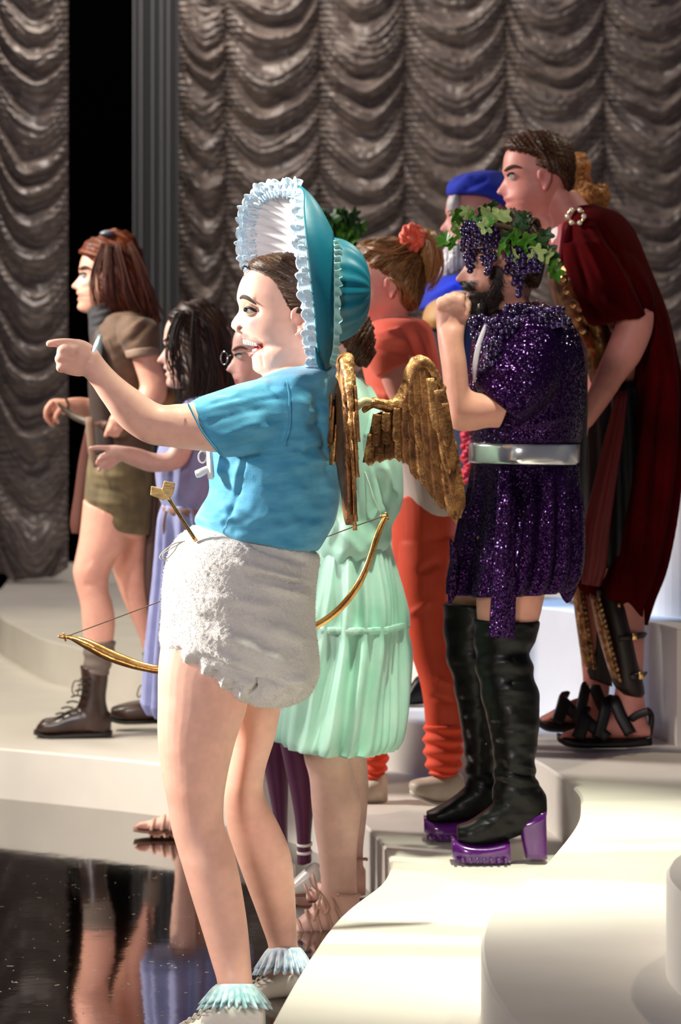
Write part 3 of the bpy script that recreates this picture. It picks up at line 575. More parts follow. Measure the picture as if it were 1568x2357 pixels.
s2 = shoe(D, [(712, 2240, 716, 2285, .02, .18), (700, 2226, 706, 2290, .034, .18), (660, 2226, 664, 2293, .038, .18), (630, 2240, 634, 2296, .040, .175), (605, 2256, 606, 2300, .044, .17), (580, 2270, 580, 2302, .044, .165), (556, 2282, 556, 2304, .035, .16), (545, 2290, 545, 2303, .02, .16)], 'boot', M_boot, cp,
          [(716, 2284, 716, 2300, .03, .18), (650, 2290, 650, 2306, .042, .18), (580, 2296, 580, 2310, .046, .165), (543, 2296, 543, 2308, .03, .16)], M_sole)
for sh, off, x0, y0, k in ((s1, -.225, 425, 2352, 1.0), (s2, .125, 575, 2265, .8)):   # laces
    for i in range(6):
        mb = MB(); x = x0+i*13*k; y = y0-i*9*k; mb.ptube(D, [(x-8, y+10, off+.02), (x-2, y, off+.01), (x+6, y+2, off+.045)], 2.2, n=6); build(mb, 'lace', M_sole, sh)
ruffle('sock_ruffle', 541, 2268, 42, 78, 52, -.168, M_ruf, cp, seed=1)
ruffle('sock_ruffle', 655, 2184, 36, 66, 56, .178, cloth('blue_lace', 'a9c6e0', color2='e2ecf4', vscale=60), cp, seed=3)
# ------------------------------------------------------------------ bonnet (worn clothing)
M_teal = cloth('teal_satin', '0a6a80', rough=.45, sheen=.0, bump=.06, bscale=80); M_lace = mat('pale_lace', 'dbeaf2', rough=.75, alpha_lace=True, sheen=.2, color2='c4ddee', vscale=60)
M_lin = cloth('white_lining', 'e6e3e6', rough=.7)
front = path([(741, 850, -.085), (734, 822, -.118), (729, 780, -.138), (723, 710, -.155), (713, 630, -.165), (704, 550, -.155), (699, 490, -.12), (699, 450, -.075), (690, 436, -.03), (655, 432, .03), (612, 440, .09), (584, 462, .125), (571, 500, .155), (567, 550, .175), (574, 605, .18), (596, 670, .17), (630, 750, .15), (670, 830, .1)], 10)
back = path([(748, 850, -.07), (762, 820, -.085), (767, 770, -.108), (768, 700, -.125), (768, 640, -.128), (768, 590, -.12), (767, 560, -.105), (764, 540, -.085), (752, 524, -.04), (735, 518, .02), (718, 520, .07), (705, 532, .10), (698, 555, .12), (696, 590, .13), (700, 630, .13), (710, 690, .125), (730, 760, .1), (745, 820, .06)], 10)
bn = build(MB().tube([P(748, 846, D-.06), P(760, 860, D-.05), P(765, 875, D-.06)], .004, n=6), 'bonnet', M_teal, cp)
def brim(off, name, m, fold=0, v0=0, v1=1):
    G = []; n = len(front)
    for i in range(n):
        row = []
        for v in np.linspace(v0, v1, 14):
            a, b = front[i], back[i]; q = a*(1-v)+b*v
            w_ = P(q[0], q[1], D+q[2]); c = P(690, 680, D); o = w_-c; o[0] *= .25; o /= np.linalg.norm(o)
            bulge = .012*math.sin(math.pi*v); row.append(w_+o*(bulge+off+fold*math.sin(i*1.35)*(.3+.7*v)))
        G.append(row)
    mb = MB(); mb.grid(np.array(G), closed=False, cap=False); return build(mb, name, m, bn, solid=.005)
brim(.006, 'brim', M_teal); brim(-.004, 'brim_lining', M_lin, fold=.005)
cr_ = []                                             # puffed crown gathered to the back
for i, t in enumerate(np.linspace(0, 1, 16)):
    a = t*math.pi/2; row = []
    for th in np.linspace(0, 2*math.pi, 72, endpoint=False):
        base = [756, 672, 112, .115]; x = base[0]+98*math.sin(a); rz = 122*(math.cos(a)**.8 if t < 1 else .02); ry = .128*(math.cos(a)**.8 if t < 1 else .02)
        pl = 1+.055*math.sin(17*th+math.sin(th*3)*1.4)*(.25+.75*t)
        row.append(P(x, 668+18*t*0+np.sin(th)*rz*pl, D+math.cos(th)*-1*ry*pl))
    cr_.append(row)
mb = MB(); mb.grid(np.array(cr_)); build(mb, 'crown', M_teal, bn, sub=1)
def edge_lace(q, w0, name, m, inward=1, waves=3.2, scal=9, amp=.006, n=420, t0=0, t1=1, outpx=0):
    G = []; L = 0
    for i in range(n):
        t = t0+(t1-t0)*i/(n-1); a = along(q, t); b = along(q, min(1, t+.004)); tx, ty = b[0]-a[0], b[1]-a[1]; l = math.hypot(tx, ty)+1e-9; L += 1
        nx, ny = ty/l*inward, -tx/l*inward; row = []
        sc_ = abs(math.sin(i*math.pi/scal))
        for v in np.linspace(0, 1, 8):
            wv = math.sin(i*waves/scal+1.5*math.sin(i*.05))*v; ww = w0*v*(.82+.18*sc_*(v > .85)+.08*math.sin(i*.13))-outpx
            row.append(P(a[0]+nx*ww+2.5*wv, a[1]+ny*ww*.9+3*wv, D+a[2]*(1-.04*v)-np.sign(.02-a[2])*(-.004)+amp*wv-(.006 if a[2] < .02 else -.0)))
        G.append(row)
    mb = MB(); mb.grid(np.array(G), closed=False, cap=False); return build(mb, name, m, bn, solid=.0008)
edge_lace(front, 36, 'lace_frill', M_lace, inward=1, outpx=3, t0=0, t1=.5, n=260); edge_lace(front, 20, 'lace_frill', M_lace, inward=1, waves=4.1, scal=7, outpx=1, amp=.011, t0=0, t1=.5, n=260)
edge_lace(front, 30, 'lace_frill', M_lace, inward=-1, outpx=4, t0=.47, n=260); edge_lace(front, 20, 'lace_frill', M_lace, inward=-1, waves=4.1, scal=7, outpx=9, amp=.011, t0=.47, n=260)
edge_lace(front, 30, 'lace_frill', M_lace, inward=1, outpx=6, t0=.47, t1=.86, waves=4)
jn = path([(q[0]+1, q[1], q[2]-.022) for q in back[5:96:8]], 8)
edge_lace(jn, 17, 'crown_ruffle', cloth('mint_organza', '9fd0cc', rough=.5), inward=-1, waves=5, scal=10, amp=.012, n=190, outpx=0, t1=.66)
mb = MB(); mb.tube([P(q[0], q[1], D+q[2]-.004) for q in front[2:78:5]], .0028, n=6); build(mb, 'piping', cloth('teal_piping', '9cc9c6'), bn)
mb = MB(); mb.ptube(D, [(726, 800, -.155), (731, 830, -.152), (736, 846, -.148)], [3, 5, 2], n=8); build(mb, 'tie', M_teal, bn)
# ------------------------------------------------------------------ gilded wings
M_gold = mat('gilded_wood', 'a4703e', rough=.5, metal=.35, bump=.9, bscale=110, color2='5e3a1c', vscale=26)
M_goldl = mat('bright_gilding', 'd09c60', rough=.4, metal=.5, bump=1., bscale=110, color2='7e4e2a', vscale=40)
wg = thing('costume_wings', P(800, 1000, D), 'pair of carved gilded wings strapped on the bonneted woman\'s back', 'wings')
LE = path([(862, 955), (880, 948), (905, 945), (930, 925), (946, 890), (955, 850), (968, 838), (985, 850), (1002, 878), (1015, 905), (1022, 945), (1024, 985)], 8)
TE = path([(836, 1068), (862, 1066), (885, 1062), (908, 1058), (930, 1064), (948, 1082), (968, 1112), (988, 1130), (1006, 1156), (1030, 1186), (1062, 1202), (1052, 1150), (1040, 1090), (1034, 1040)], 8)
def wing(mapf, sgn):
    wn = bpy.data.objects.new('wing', None)
    mb = MB(); n = 40; G = []
    for v in np.linspace(0, 1, 10): G.append([mapf(*(along(LE, t)[:2]*(1-v)+along(TE, t)[:2]*v*.97+along(LE, t)[:2]*0.03*v), 0) for t in np.linspace(0, 1, n)])
    mb.grid(np.array(G), closed=False, cap=False); w_ = build(mb, 'wing', M_gold, wg, solid=.014)
    mb = MB(); pts = [(835, 945), (858, 928), (880, 932), (908, 930), (930, 913), (944, 880), (952, 848), (966, 836), (986, 846), (1006, 876), (1020, 905), (1026, 950), (1030, 1000), (1034, 1040)]
    mb.tube([mapf(x, y, .008) for x, y in pts], [.006, .012, .013, .015, .017, .017, .018, .018, .016, .012, .009, .007, .005, .003], n=12); 
    e = build(mb, 'leading_edge', M_goldl, w_, vox=.004, sm=1, post=lambda px, py, co, no: no*(.005*(n2(co[:, 0]*90+co[:, 1]*90, co[:, 2]*90, 3)-.4))[:, None])
    for side in ((1,) if sgn > 0 else (1, -1)):
     for row, (f0, f1, cnt, wd, lift) in enumerate([(.42, 1.02, 13, .022, .010), (.20, .68, 12, .022, .016), (.02, .40, 11, .023, .020)]):
        for i in range(cnt):
            if side < 0 and i > 3: continue
            t = (i+.5+.3*(row % 2))/cnt; t = min(t, .99); a = along(LE, t)[:2]; b = along(TE, t)[:2]; j = random.uniform(-.03, .03)
            p0 = a+(b-a)*f0; p1 = a+(b-a)*(f1+j); G = []
            ax = p1-p0; L = np.hypot(*ax); nx = np.array([-ax[1], ax[0]])/L; wpx = wd*1055*(1.15 if row == 0 else 1.0)*(.8+.5*L/180)
            for v in np.linspace(0, 1, 10):
                hw = wpx*.5*(1.0 if v < .7 else math.sqrt(max(0, 1-((v-.7)/.3)**2)))+.3; c = p0+ax*v; r_ = []
                for q in (-1, -.55, 0, .55, 1): r_.append(mapf(*(c+nx*hw*q), side*(lift+.003*(1-q*q)+.003*v+.0035*q)))
                G.append(r_)
            mb = MB(); mb.grid(np.array(G), closed=False, cap=False); build(mb, 'feather', M_gold if (i+row) % 3 else M_goldl, w_, solid=.003)
    return w_
def farmap(x, y, z): return P(x, y, D+.0+(x-845)/1055*.35+.04-z)
def nearmap(x, y, z):
    wv = (x-845)/1055.; q = P(764+wv*1055*.20, y+6+wv*60*0, D-.04-wv*1.05)
    yy = 6-14*min(1, max(0, wv/.11)) if y < 1000 else 6
    q = P(766+ wv*1055*.19, y+yy+ (10 if y > 1150 else 0), D-.03-wv*1.0); return q+np.array([z*1.0-.002, z*.2, 0])
wing(farmap, 1); wing(nearmap, -1)
mb = MB(); mb.tube([P(858, 930, D+.04), P(835, 925, D+.02), P(800, 950, D), P(770, 945, D-.02)], .011, n=10); mb.box(P(790, 985, D+.01), .05, .02, .14)
build(mb, 'back_plate', mat('pale_gilding', 'cdb98c', rough=.45, metal=.3, bump=.3, bscale=60), wg, vox=.004)
for y0, y1 in ((933, 945), (1052, 1060)):
    mb = MB(); mb.tube([P(750, y0, D-.10), P(765, (y0+y1)/2, D-.07), P(785, y1, D-.03)], .0016, n=6); build(mb, 'strap', mat('elastic_cream', 'd8cba8', rough=.7), wg)
# ------------------------------------------------------------------ golden bow and arrow
bw = thing('archery_bow', P(560, 1515, D+.28), 'golden curved bow held behind the bonneted woman\'s bloomers', 'bow'); Db = D+.28
M_bow = mat('gold_paint', 'e0b268', rough=.25, metal=.85, bump=.3, bscale=50, color2='b67c44', vscale=14)
mb = MB(); mb.ptube(Db, [(148, 1466), (165, 1468), (200, 1482), (250, 1507), (300, 1526), (340, 1537), (372, 1541), (460, 1535), (560, 1510), (660, 1470), (735, 1436), (785, 1398), (825, 1345), (850, 1290), (868, 1235), (885, 1195), (893, 1184)], [3, 6, 12, 14, 12, 10, 10, 10, 10, 9, 8, 8, 8, 7, 7, 6, 3], n=12, flat=.6)
build(mb, 'limb', M_bow, bw)
mb = MB()
for x, y in ((148, 1466), (890, 1188)):
    mb = MB(); mb.ptube(Db, [(x-14, y-1), (x-4, y), (x+6, y+3)], [2.5, 4, 3], n=8); mb.ptube(Db, [(x-2, y-9), (x+2, y), (x+4, y+10)], 3, n=6); build(mb, 'nock', M_bow, bw)
mb = MB(); mb.ptube(Db, [(158, 1463), (372, 1383), (740, 1240), (893, 1184)], 1.6, n=6, k=2); build(mb, 'bow_string', mat('bow_string', '5a4636', rough=.7), bw)
ar = thing('arrow', P(410, 1170, D-.12), 'golden arrow with blunt block fletching tucked into the white bloomers', 'arrow'); Da = D-.12
mb = MB(); mb.ptube(Da, [(388, 1146), (412, 1184), (452, 1246)], 4.5, n=8); build(mb, 'shaft', M_bow, ar)
M_fl = mat('wood_block_gold', 'd8bc84', rough=.5, metal=.25, color2='a8844c', vscale=60, stretch=(1, 1, 6))
for pts, z in ([(348, 1118), (374, 1124), (390, 1146), (377, 1152), (346, 1140)], 0), ([(378, 1106), (404, 1112), (400, 1134), (390, 1152), (372, 1128)], -.012):
    mb = MB(); n = len(pts); v = [P(x, y, Da+z) for x, y in pts]+[P(x, y, Da+z+.012) for x, y in pts]
    mb.add(v, [tuple(range(n)), tuple(range(2*n-1, n-1, -1))]+[(i, (i+1) % n, n+(i+1) % n, n+i) for i in range(n)]); build(mb, 'fletching', M_fl, ar, flat=True, bev=.002)
# ================================================================== archer girl, far left
D = F/652.0
ag = thing('person', P(230, 1690, D), 'auburn-haired girl in brown scout-like tunic, olive shorts and laced boots, leaning forward', 'person'); ORG[ag.name][2] = .17; ag.location[2] = .17
hm = hmap(176, 560, 160, 4)
mb = MB(); head(mb, D, hm, 160, mouth=.02)
tor = [(250, 715, 300, 712, .07), (222, 745, 345, 722, .15), (207, 790, 368, 768, .18), (203, 850, 368, 850, .17), (204, 910, 358, 920, .155), (210, 960, 352, 985, .15), (208, 1010, 350, 1030, .155), (206, 1060, 350, 1090, .16)]
mb.sil(D, inset(tor, .85), k=2)
mb.sil(D, [(292, 780, 352, 770, .06, -.17), (298, 810, 362, 805, .052, -.18), (312, 850, 374, 845, .047, -.185), (322, 890, 385, 880, .045, -.19), (305, 915, 378, 925, .043, -.20), (285, 925, 340, 955, .038, -.22), (268, 940, 305, 972, .032, -.24), (256, 955, 288, 985, .024, -.25), (250, 966, 284, 988, .02, -.25)], k=4)
for k_, (x, y, L) in enumerate([(258, 988, 20), (267, 992, 20), (276, 992, 18), (284, 982, 14)]): finger(mb, D, [(x+2, y-20, -.25-.0*k_), (x-1, y-4, -.258), (x-5, y+L*.6, -.245)], 6, 4.5)
finger(mb, D, [(256, 972, -.25), (248, 990, -.25), (243, 1003, -.25)], 6, 4.5)
mb.sil(D, [(260, 850, 300, 880, .05, .12), (240, 900, 270, 960, .04, .14), (212, 916, 218, 966, .035, .12), (185, 914, 188, 962, .027, .08), (160, 916, 160, 956, .023, .05), (148, 918, 146, 955, .02, .04), (128, 917, 136, 950, .019, .03), (112, 922, 125, 955, .015, .02)], k=4)
finger(mb, D, [(122, 924, .0), (108, 940, -.01), (106, 960, .0), (116, 975, .01)], 7, 5)
finger(mb, D, [(124, 930, .02), (108, 948, .02), (112, 968, .03), (120, 978, .03)], 7, 5)
finger(mb, D, [(126, 934, .04), (110, 955, .04), (116, 970, .05)], 7, 5)
finger(mb, D, [(140, 940, .0), (128, 958, -.01), (134, 972, 0)], 7, 5)
finger(mb, D, [(135, 945, .05), (124, 965, .05), (122, 974, .06)], 7, 4.5)
mb.sil(D, [(200, 1090, 345, 1100, .15), (192, 1200, 330, 1220, .14), (195, 1215, 325, 1240, .1)], k=3)
mb.sil(D, [(192, 1150, 300, 1200, .09, -.07), (183, 1235, 290, 1260, .08, -.08), (172, 1290, 268, 1290, .07, -.085), (168, 1318, 251, 1325, .062, -.09), (176, 1355, 250, 1360, .058, -.09), (186, 1395, 259, 1390, .056, -.09), (189, 1440, 265, 1435, .052, -.09), (195, 1490, 258, 1490, .042, -.09), (204, 1560, 240, 1560, .033, -.09), (204, 1640, 238, 1640, .03, -.09)], k=4)
mb.sil(D, [(230, 1180, 340, 1200, .08, .06), (250, 1260, 338, 1290, .07, .08), (258, 1305, 338, 1340, .06, .09), (276, 1360, 342, 1380, .055, .1), (296, 1410, 350, 1430, .05, .1), (318, 1460, 356, 1480, .04, .1), (332, 1510, 362, 1520, .036, .1), (335, 1590, 365, 1590, .036, .1)], k=4)
build(mb, 'body', skin(), ag, vox=.0052, sm=2, post=strokes([(200, 1300, 235, 1325, 14, 4), (190, 1345, 240, 1350, 8, -3), (192, 622, 204, 628, 8, -4), (205, 668, 215, 676, 12, 3)]), paint=painter('e2a793', [(204, 653, 17, 9, '5f5a2e', .85, 4), (192, 645, 10, 8, 'eef0f4', .7), (184, 684, 9, 7, 'c0605c', .6), (215, 1330, 40, 30, 'cf8d7c', .4)]))
eyes(ag, D, hm, 160, brow='30201a')
mb = MB(); mb.sil(D, [(236, 538, 292, 532, .03), (196, 560, 316, 556, .075), (184, 580, 330, 600, .098), (205, 598, 334, 630, .108), (222, 640, 345, 665, .112), (224, 690, 358, 700, .105), (232, 715, 366, 735, .08), (270, 722, 362, 752, .04)], k=4, n=44)
mb.sil(D, [(240, 535, 300, 545, .03), (246, 530, 292, 532, .035), (258, 529, 280, 530, .02)], k=4)
po, pa = hair_fx(lambda x, y: np.hypot(x-175, (y-760)*.9)*.55+.06*y, .006, ('220c06', '8e4422'), .35, 4)
hr = build(mb, 'hair', hairmat('auburn_hair'), ag, vox=.005, sm=1, post=po, paint=pa)
strands(hr, ag, lambda x, y: np.hypot(x-175, (y-760)*.9), 5000, .09, .0009, ('1e0a05', '9a4a26'), wave=.35, seed=3, rnd=.15)
mb = MB(); locks(mb, D, [[(240, 560, -.09), (222, 620, -.105), (222, 670, -.11), (232, 712, -.09)], [(300, 560, -.07), (325, 620, -.10), (345, 680, -.10), (362, 735, -.07)], [(270, 560, -.1), (285, 620, -.12), (300, 690, -.12), (340, 745, -.09)], [(250, 560, -.1), (250, 620, -.12), (250, 680, -.12), (262, 725, -.09)]], 110, 11, r=1.1, wav=6, seed=8)
build(mb, 'hair_locks', mat('auburn_locks', '4c1e10', rough=.6), ag)
mb = MB(); mb.ball(P(247, 538, D-.06), (.028, .03, .012), 8); build(mb, 'hair_clip', mat('grey_clip', '6a7080', rough=.4, metal=.5), ag)
mb = MB(); mb.sil(D, tor, k=4); mb.sil(D, [(283, 725, 352, 735, .08, -.12), (270, 752, 366, 752, .085, -.145), (276, 785, 366, 775, .08, -.165), (290, 815, 366, 806, .072, -.175)], k=4)
build(mb, 'tunic', cloth('brown_linen', '6b5242', color2='5a4436', vscale=15), ag, vox=.006, post=strokes([(268, 800, 330, 735, 8, 6), (300, 790, 350, 740, 7, -6), (280, 770, 340, 730, 5, 4), (215, 900, 330, 930, 10, 6), (215, 960, 340, 940, 10, -6), (220, 1010, 330, 1000, 10, 6), (220, 860, 320, 880, 12, -5)], lambda x, y: .004*(n2(x*.05, y*.07, 5)-.5)))
mb = MB(); mb.sil(D, [(286, 806, 366, 798, .078, -.175), (289, 818, 367, 810, .079, -.178), (293, 826, 367, 818, .076, -.18)], k=3); build(mb, 'sleeve_cuff', cloth('brown_cuff', '8d7566'), ag, vox=.005)
mb = MB(); mb.sil(D, [(214, 740, 262, 732, .09), (206, 800, 280, 800, .165), (204, 880, 290, 900, .185), (208, 960, 300, 980, .17), (207, 1040, 300, 1050, .165)], k=4); build(mb, 'vest', cloth('dark_leather_vest', '32221c', rough=.6), ag, vox=.006)
mb = MB(); mb.sil(D, [(200, 712, 262, 695, .08), (204, 735, 290, 715, .11), (205, 765, 270, 745, .12), (208, 790, 240, 780, .09)], k=4); build(mb, 'scarf', cloth('charcoal_scarf', '2c2a30'), ag, vox=.006, post=strokes([(205, 730, 260, 715, 5, 8), (205, 755, 260, 740, 5, -8)]))
mb = MB(); mb.ptube(D, [(232, 770, -.17), (226, 795, -.185), (222, 820, -.19), (232, 850, -.19)], [3, 9, 12, 4], n=8, flat=.4); build(mb, 'breast_clasp', mat('pale_steel', 'b8d4e0', rough=.25, metal=.6), ag)
mb = MB(); mb.sil(D, [(208, 1030, 352, 1050, .165), (200, 1080, 352, 1110, .17), (194, 1140, 348, 1170, .165), (190, 1195, 344, 1225, .15), (194, 1206, 338, 1232, .13)], k=4)
build(mb, 'shorts', cloth('olive_shorts', '766646', color2='5c5038', vscale=18), ag, vox=.006, post=strokes([(205, 1090, 300, 1100, 8, 6), (200, 1120, 320, 1140, 8, -6), (200, 1150, 300, 1165, 8, 6), (205, 1180, 330, 1200, 8, -5), (215, 1110, 210, 1190, 8, 7)]))
mb = MB(); mb.ptube(D, [(205, 960, -.17), (212, 1040, -.19), (222, 1075, -.19)], [9, 9, 6], n=8, flat=.4, flatdir=(0, 1, 0)); build(mb, 'belt_pouch_strap', cloth('tan_strap', '7d6352'), ag)
mb = MB(); mb.ptube(D, [(208, 985, .16), (196, 1060, .17), (184, 1140, .17), (176, 1200, .17), (174, 1228, .17)], [11, 15, 14, 15, 9], n=14, flat=.45); build(mb, 'scabbard', cloth('rose_brown_leather', '6d3f36', rough=.5), ag)
for pts, r in (([(352, 1080, .0), (350, 1200, .02), (344, 1330, .02), (352, 1430, .03)], [10, 13, 14, 9]), ([(366, 900, -.05), (372, 1050, .0), (364, 1250, .02), (348, 1400, .03), (342, 1500, .04)], [8, 10, 8, 7, 5]), ([(335, 1060, .06), (332, 1200, .08), (330, 1340, .08), (336, 1412, .08)], [10, 12, 13, 5])):
    mb = MB(); mb.ptube(D, pts, r, n=10, flat=.3); build(mb, 'leather_strip', mat('brown_leather', '4a2c20', rough=.5, bump=.2, bscale=60), ag)
mb = MB(); mb.ptube(D, [(362, 905, -.10), (382, 912, -.09), (398, 925, -.08)], [16, 22, 14], n=14); build(mb, 'arm_guard', cloth('tan_leather_guard', '8a6038', rough=.5), ag)
for y in (905, 912): mb = MB(); mb.ptube(D, [(150, y+6, .02), (157, y+24, .015), (150, y+46, .02)], 1.6, n=5); build(mb, 'wrist_cord', mat('dark_cord', '1c1512', rough=.8), ag)
mb = MB(); mb.ptube(D, [(212, 930, .02), (222, 946, -.01), (234, 948, -.01)], [5, 7, 5], n=8); build(mb, 'metal_cuff', mat('pale_steel', 'b8d4e0'), ag)
for dy_, r_ in ((-.09, [(190, 1478, 266, 1474, .046), (192, 1500, 264, 1500, .05), (193, 1530, 255, 1535, .047), (194, 1548, 250, 1555, .044)]), (.1, [(328, 1500, 366, 1500, .042), (330, 1530, 368, 1530, .042), (332, 1560, 368, 1560, .04)])):
    mb = MB(); mb.sil(D, [q+(dy_,) for q in r_], k=5, fold=lambda u, th: .003*np.sin(u*22)); build(mb, 'sock', cloth('grey_wool_sock', '6e6058'), ag, vox=.005)
M_lb = mat('brown_boot_leather', '3a2218', rough=.38, bump=.15, bscale=80, coat=.15, color2='24140e', vscale=12); M_ls = mat('dark_rubber', '17110e', rough=.7)
mb = MB(); mb.sil(D, [(184, 1530, 250, 1545, .042, -.09), (187, 1560, 248, 1570, .045, -.09), (186, 1600, 244, 1610, .045, -.09), (172, 1640, 252, 1650, .047, -.09), (165, 1670, 256, 1688, .045, -.09)], k=4)
mb.sil(D, [(254, 1640, 256, 1686, .03, -.09), (210, 1625, 212, 1688, .045, -.09), (165, 1632, 168, 1689, .048, -.09), (130, 1650, 132, 1690, .05, -.09), (100, 1655, 102, 1690, .048, -.09), (84, 1672, 86, 1688, .03, -.09)], k=4, p=2.6)
bt = build(mb, 'boot', M_lb, ag, vox=.005, sm=2); mb = MB(); mb.sil(D, [(257, 1682, 257, 1694, .04, -.09), (160, 1686, 162, 1697, .052, -.09), (110, 1688, 112, 1698, .052, -.09), (80, 1678, 80, 1690, .035, -.09)], k=4, p=3); build(mb, 'sole', M_ls, bt)
for i in range(7):
    t = i/6; x = 188-55*t**1.5; y = 1560+80*t; mb = MB(); mb.ptube(D, [(x-4, y+4, -.115), (x+8, y+1, -.142), (x+22, y+3, -.14)], 2.2, n=5); build(mb, 'lace', M_ls, bt)
mb = MB(); mb.ptube(D, [(190, 1570, -.12), (172, 1568, -.12), (166, 1590, -.12), (176, 1602, -.12), (184, 1580, -.12), (178, 1600, -.12)], 1.5, n=5); build(mb, 'lace_bow', M_ls, bt)
mb = MB(); mb.sil(D, [(330, 1560, 366, 1560, .04, .1), (328, 1610, 368, 1610, .042, .1), (325, 1640, 372, 1652, .042, .1)], k=3); mb.sil(D, [(372, 1610, 372, 1656, .035, .1), (320, 1612, 322, 1660, .046, .1), (280, 1620, 280, 1660, .045, .1), (256, 1628, 256, 1655, .028, .1)], k=4, p=2.6)
bt = build(mb, 'boot', M_lb, ag, vox=.005); mb = MB(); mb.sil(D, [(374, 1655, 374, 1664, .04, .1), (290, 1656, 290, 1666, .048, .1), (254, 1650, 254, 1660, .03, .1)], k=3, p=3); build(mb, 'sole', M_ls, bt)
mb = MB(); mb.ptube(D, [(334, 1575, .06), (322, 1580, .05), (316, 1600, .05), (322, 1604, .05), (332, 1585, .05)], 1.5, n=5); build(mb, 'lace_bow', M_ls, bt)
ab = thing('archery_bow', P(200, 968, D-.03), 'dark wooden bow stave gripped by the auburn-haired girl at waist height', 'bow')
mb = MB(); mb.ptube(D, [(133, 927, -.02), (145, 940, -.02), (170, 958, -.03), (200, 970, -.06), (235, 978, -.16), (262, 978, -.23), (290, 972, -.26)], [3, 5, 8, 9, 9, 8, 6], n=10, flat=.7); build(mb, 'limb', mat('dark_wood', '54463a', rough=.5, color2='2c221c', vscale=30), ab)
mb = MB(); mb.ptube(D, [(222, 976, -.12), (250, 979, -.2)], 10.5, n=12, flat=.8); build(mb, 'grip', mat('brown_leather', '4a2c20'), ab)
# ================================================================== girl in lavender
D = F/740.0
lv = thing('person', P(400, 1915, D), 'dark long-haired girl in lavender dress with rope belt, hand held out', 'person'); ORG[lv.name][2] = 0; lv.location[2] = 0
hm = hmap(372, 708, 182, -2)
mb = MB(); head(mb, D, hm, 182, mouth=.012)
tor = [(450, 905, 500, 900, .07), (420, 930, 530, 925, .15), (385, 970, 540, 980, .17), (366, 1025, 535, 1040, .165), (357, 1070, 520, 1090, .155), (362, 1130, 505, 1140, .14), (374, 1165, 500, 1170, .135)]
skr = [(374, 1160, 500, 1165, .135), (368, 1200, 520, 1210, .15), (364, 1300, 535, 1310, .17), (354, 1400, 545, 1400, .19), (343, 1500, 560, 1500, .21), (336, 1600, 570, 1600, .22), (334, 1617, 575, 1640, .222), (345, 1640, 560, 1660, .215)]
mb.sil(D, inset(tor, .85), k=2); mb.sil(D, [(380, 1150, 490, 1160, .11), (372, 1300, 480, 1310, .10), (385, 1420, 470, 1430, .09)], k=3)
mb.sil(D, [(420, 930, 480, 960, .05, -.13), (400, 1000, 450, 1020, .045, -.17), (385, 1040, 420, 1075, .04, -.19), (357, 1043, 355, 1087, .034, -.20), (320, 1032, 310, 1075, .028, -.21), (290, 1027, 280, 1062, .024, -.22), (262, 1024, 254, 1052, .02, -.22), (248, 1026, 246, 1046, .014, -.22)], k=4)
finger(mb, D, [(262, 1033, -.225), (240, 1031, -.228), (222, 1030, -.228), (208, 1032, -.228)], 7.5, 5)
finger(mb, D, [(264, 1044, -.23), (244, 1050, -.235), (230, 1056, -.235), (224, 1066, -.225)], 7.5, 5)
finger(mb, D, [(270, 1052, -.22), (250, 1062, -.225), (236, 1072, -.225), (228, 1082, -.22)], 7.5, 5)
finger(mb, D, [(276, 1056, -.21), (258, 1070, -.215), (246, 1080, -.215)], 7, 4.5)
finger(mb, D, [(285, 1036, -.20), (262, 1040, -.19), (244, 1046, -.185), (232, 1050, -.185)], 7.5, 5)
for dy_, xs in ((-.05, 0), (.08, 30)):
    mb.sil(D, [(392+xs, 1400, 462+xs, 1410, .06, dy_), (398+xs, 1600, 452+xs, 1600, .05, dy_), (392+xs, 1700, 450+xs, 1700, .052, dy_), (402+xs, 1820, 442+xs, 1820, .036, dy_), (400+xs, 1880, 446+xs, 1885, .034, dy_)], k=4)
    mb.sil(D, [(446+xs, 1872, 446+xs, 1910, .03, dy_), (400+xs, 1870, 402+xs, 1911, .036, dy_), (370+xs, 1880, 372+xs, 1911, .038, dy_), (340+xs, 1890, 340+xs, 1909, .038, dy_), (318+xs, 1894, 318+xs, 1907, .034, dy_)], k=4)
    for i in range(5): finger(mb, D, [(336+xs+i*2, 1898, dy_-.032+i*.016), (322+xs+i*3, 1899, dy_-.034+i*.017), (313+xs+i*4, 1903, dy_-.034+i*.017)], 5.5-.5*i, 4.2-.3*i)
build(mb, 'body', skin(), lv, vox=.005, sm=2, paint=painter('e6b9a8', [(372, 832, 10, 8, 'b06a66', .5), (396, 820, 16, 16, 'd88f88', .35), (316, 1900, 14, 9, 'd98078', .4)]))
eyes(lv, D, hm, 182, brow='241812')
mb = MB(); mb.sil(D, [(440, 690, 476, 690, .03), (402, 708, 508, 712, .08), (390, 735, 525, 755, .105), (402, 775, 534, 800, .115), (412, 830, 540, 860, .12), (418, 880, 538, 905, .115), (425, 918, 525, 925, .09), (450, 930, 500, 930, .04)], k=4, n=44)
po, pa = hair_fx(lambda x, y: np.hypot(x-350, (y-1000)*.7)*.6+.05*y, .006, ('100a08', '4e3020'), .3, 6)
hr = build(mb, 'hair', hairmat('dark_brown_hair'), lv, vox=.0055, sm=1, post=po, paint=pa)
strands(hr, lv, lambda x, y: np.hypot(x-350, (y-1000)*.7), 5000, .10, .0009, ('0c0706', '553422'), wave=.3, seed=4, rnd=.12)
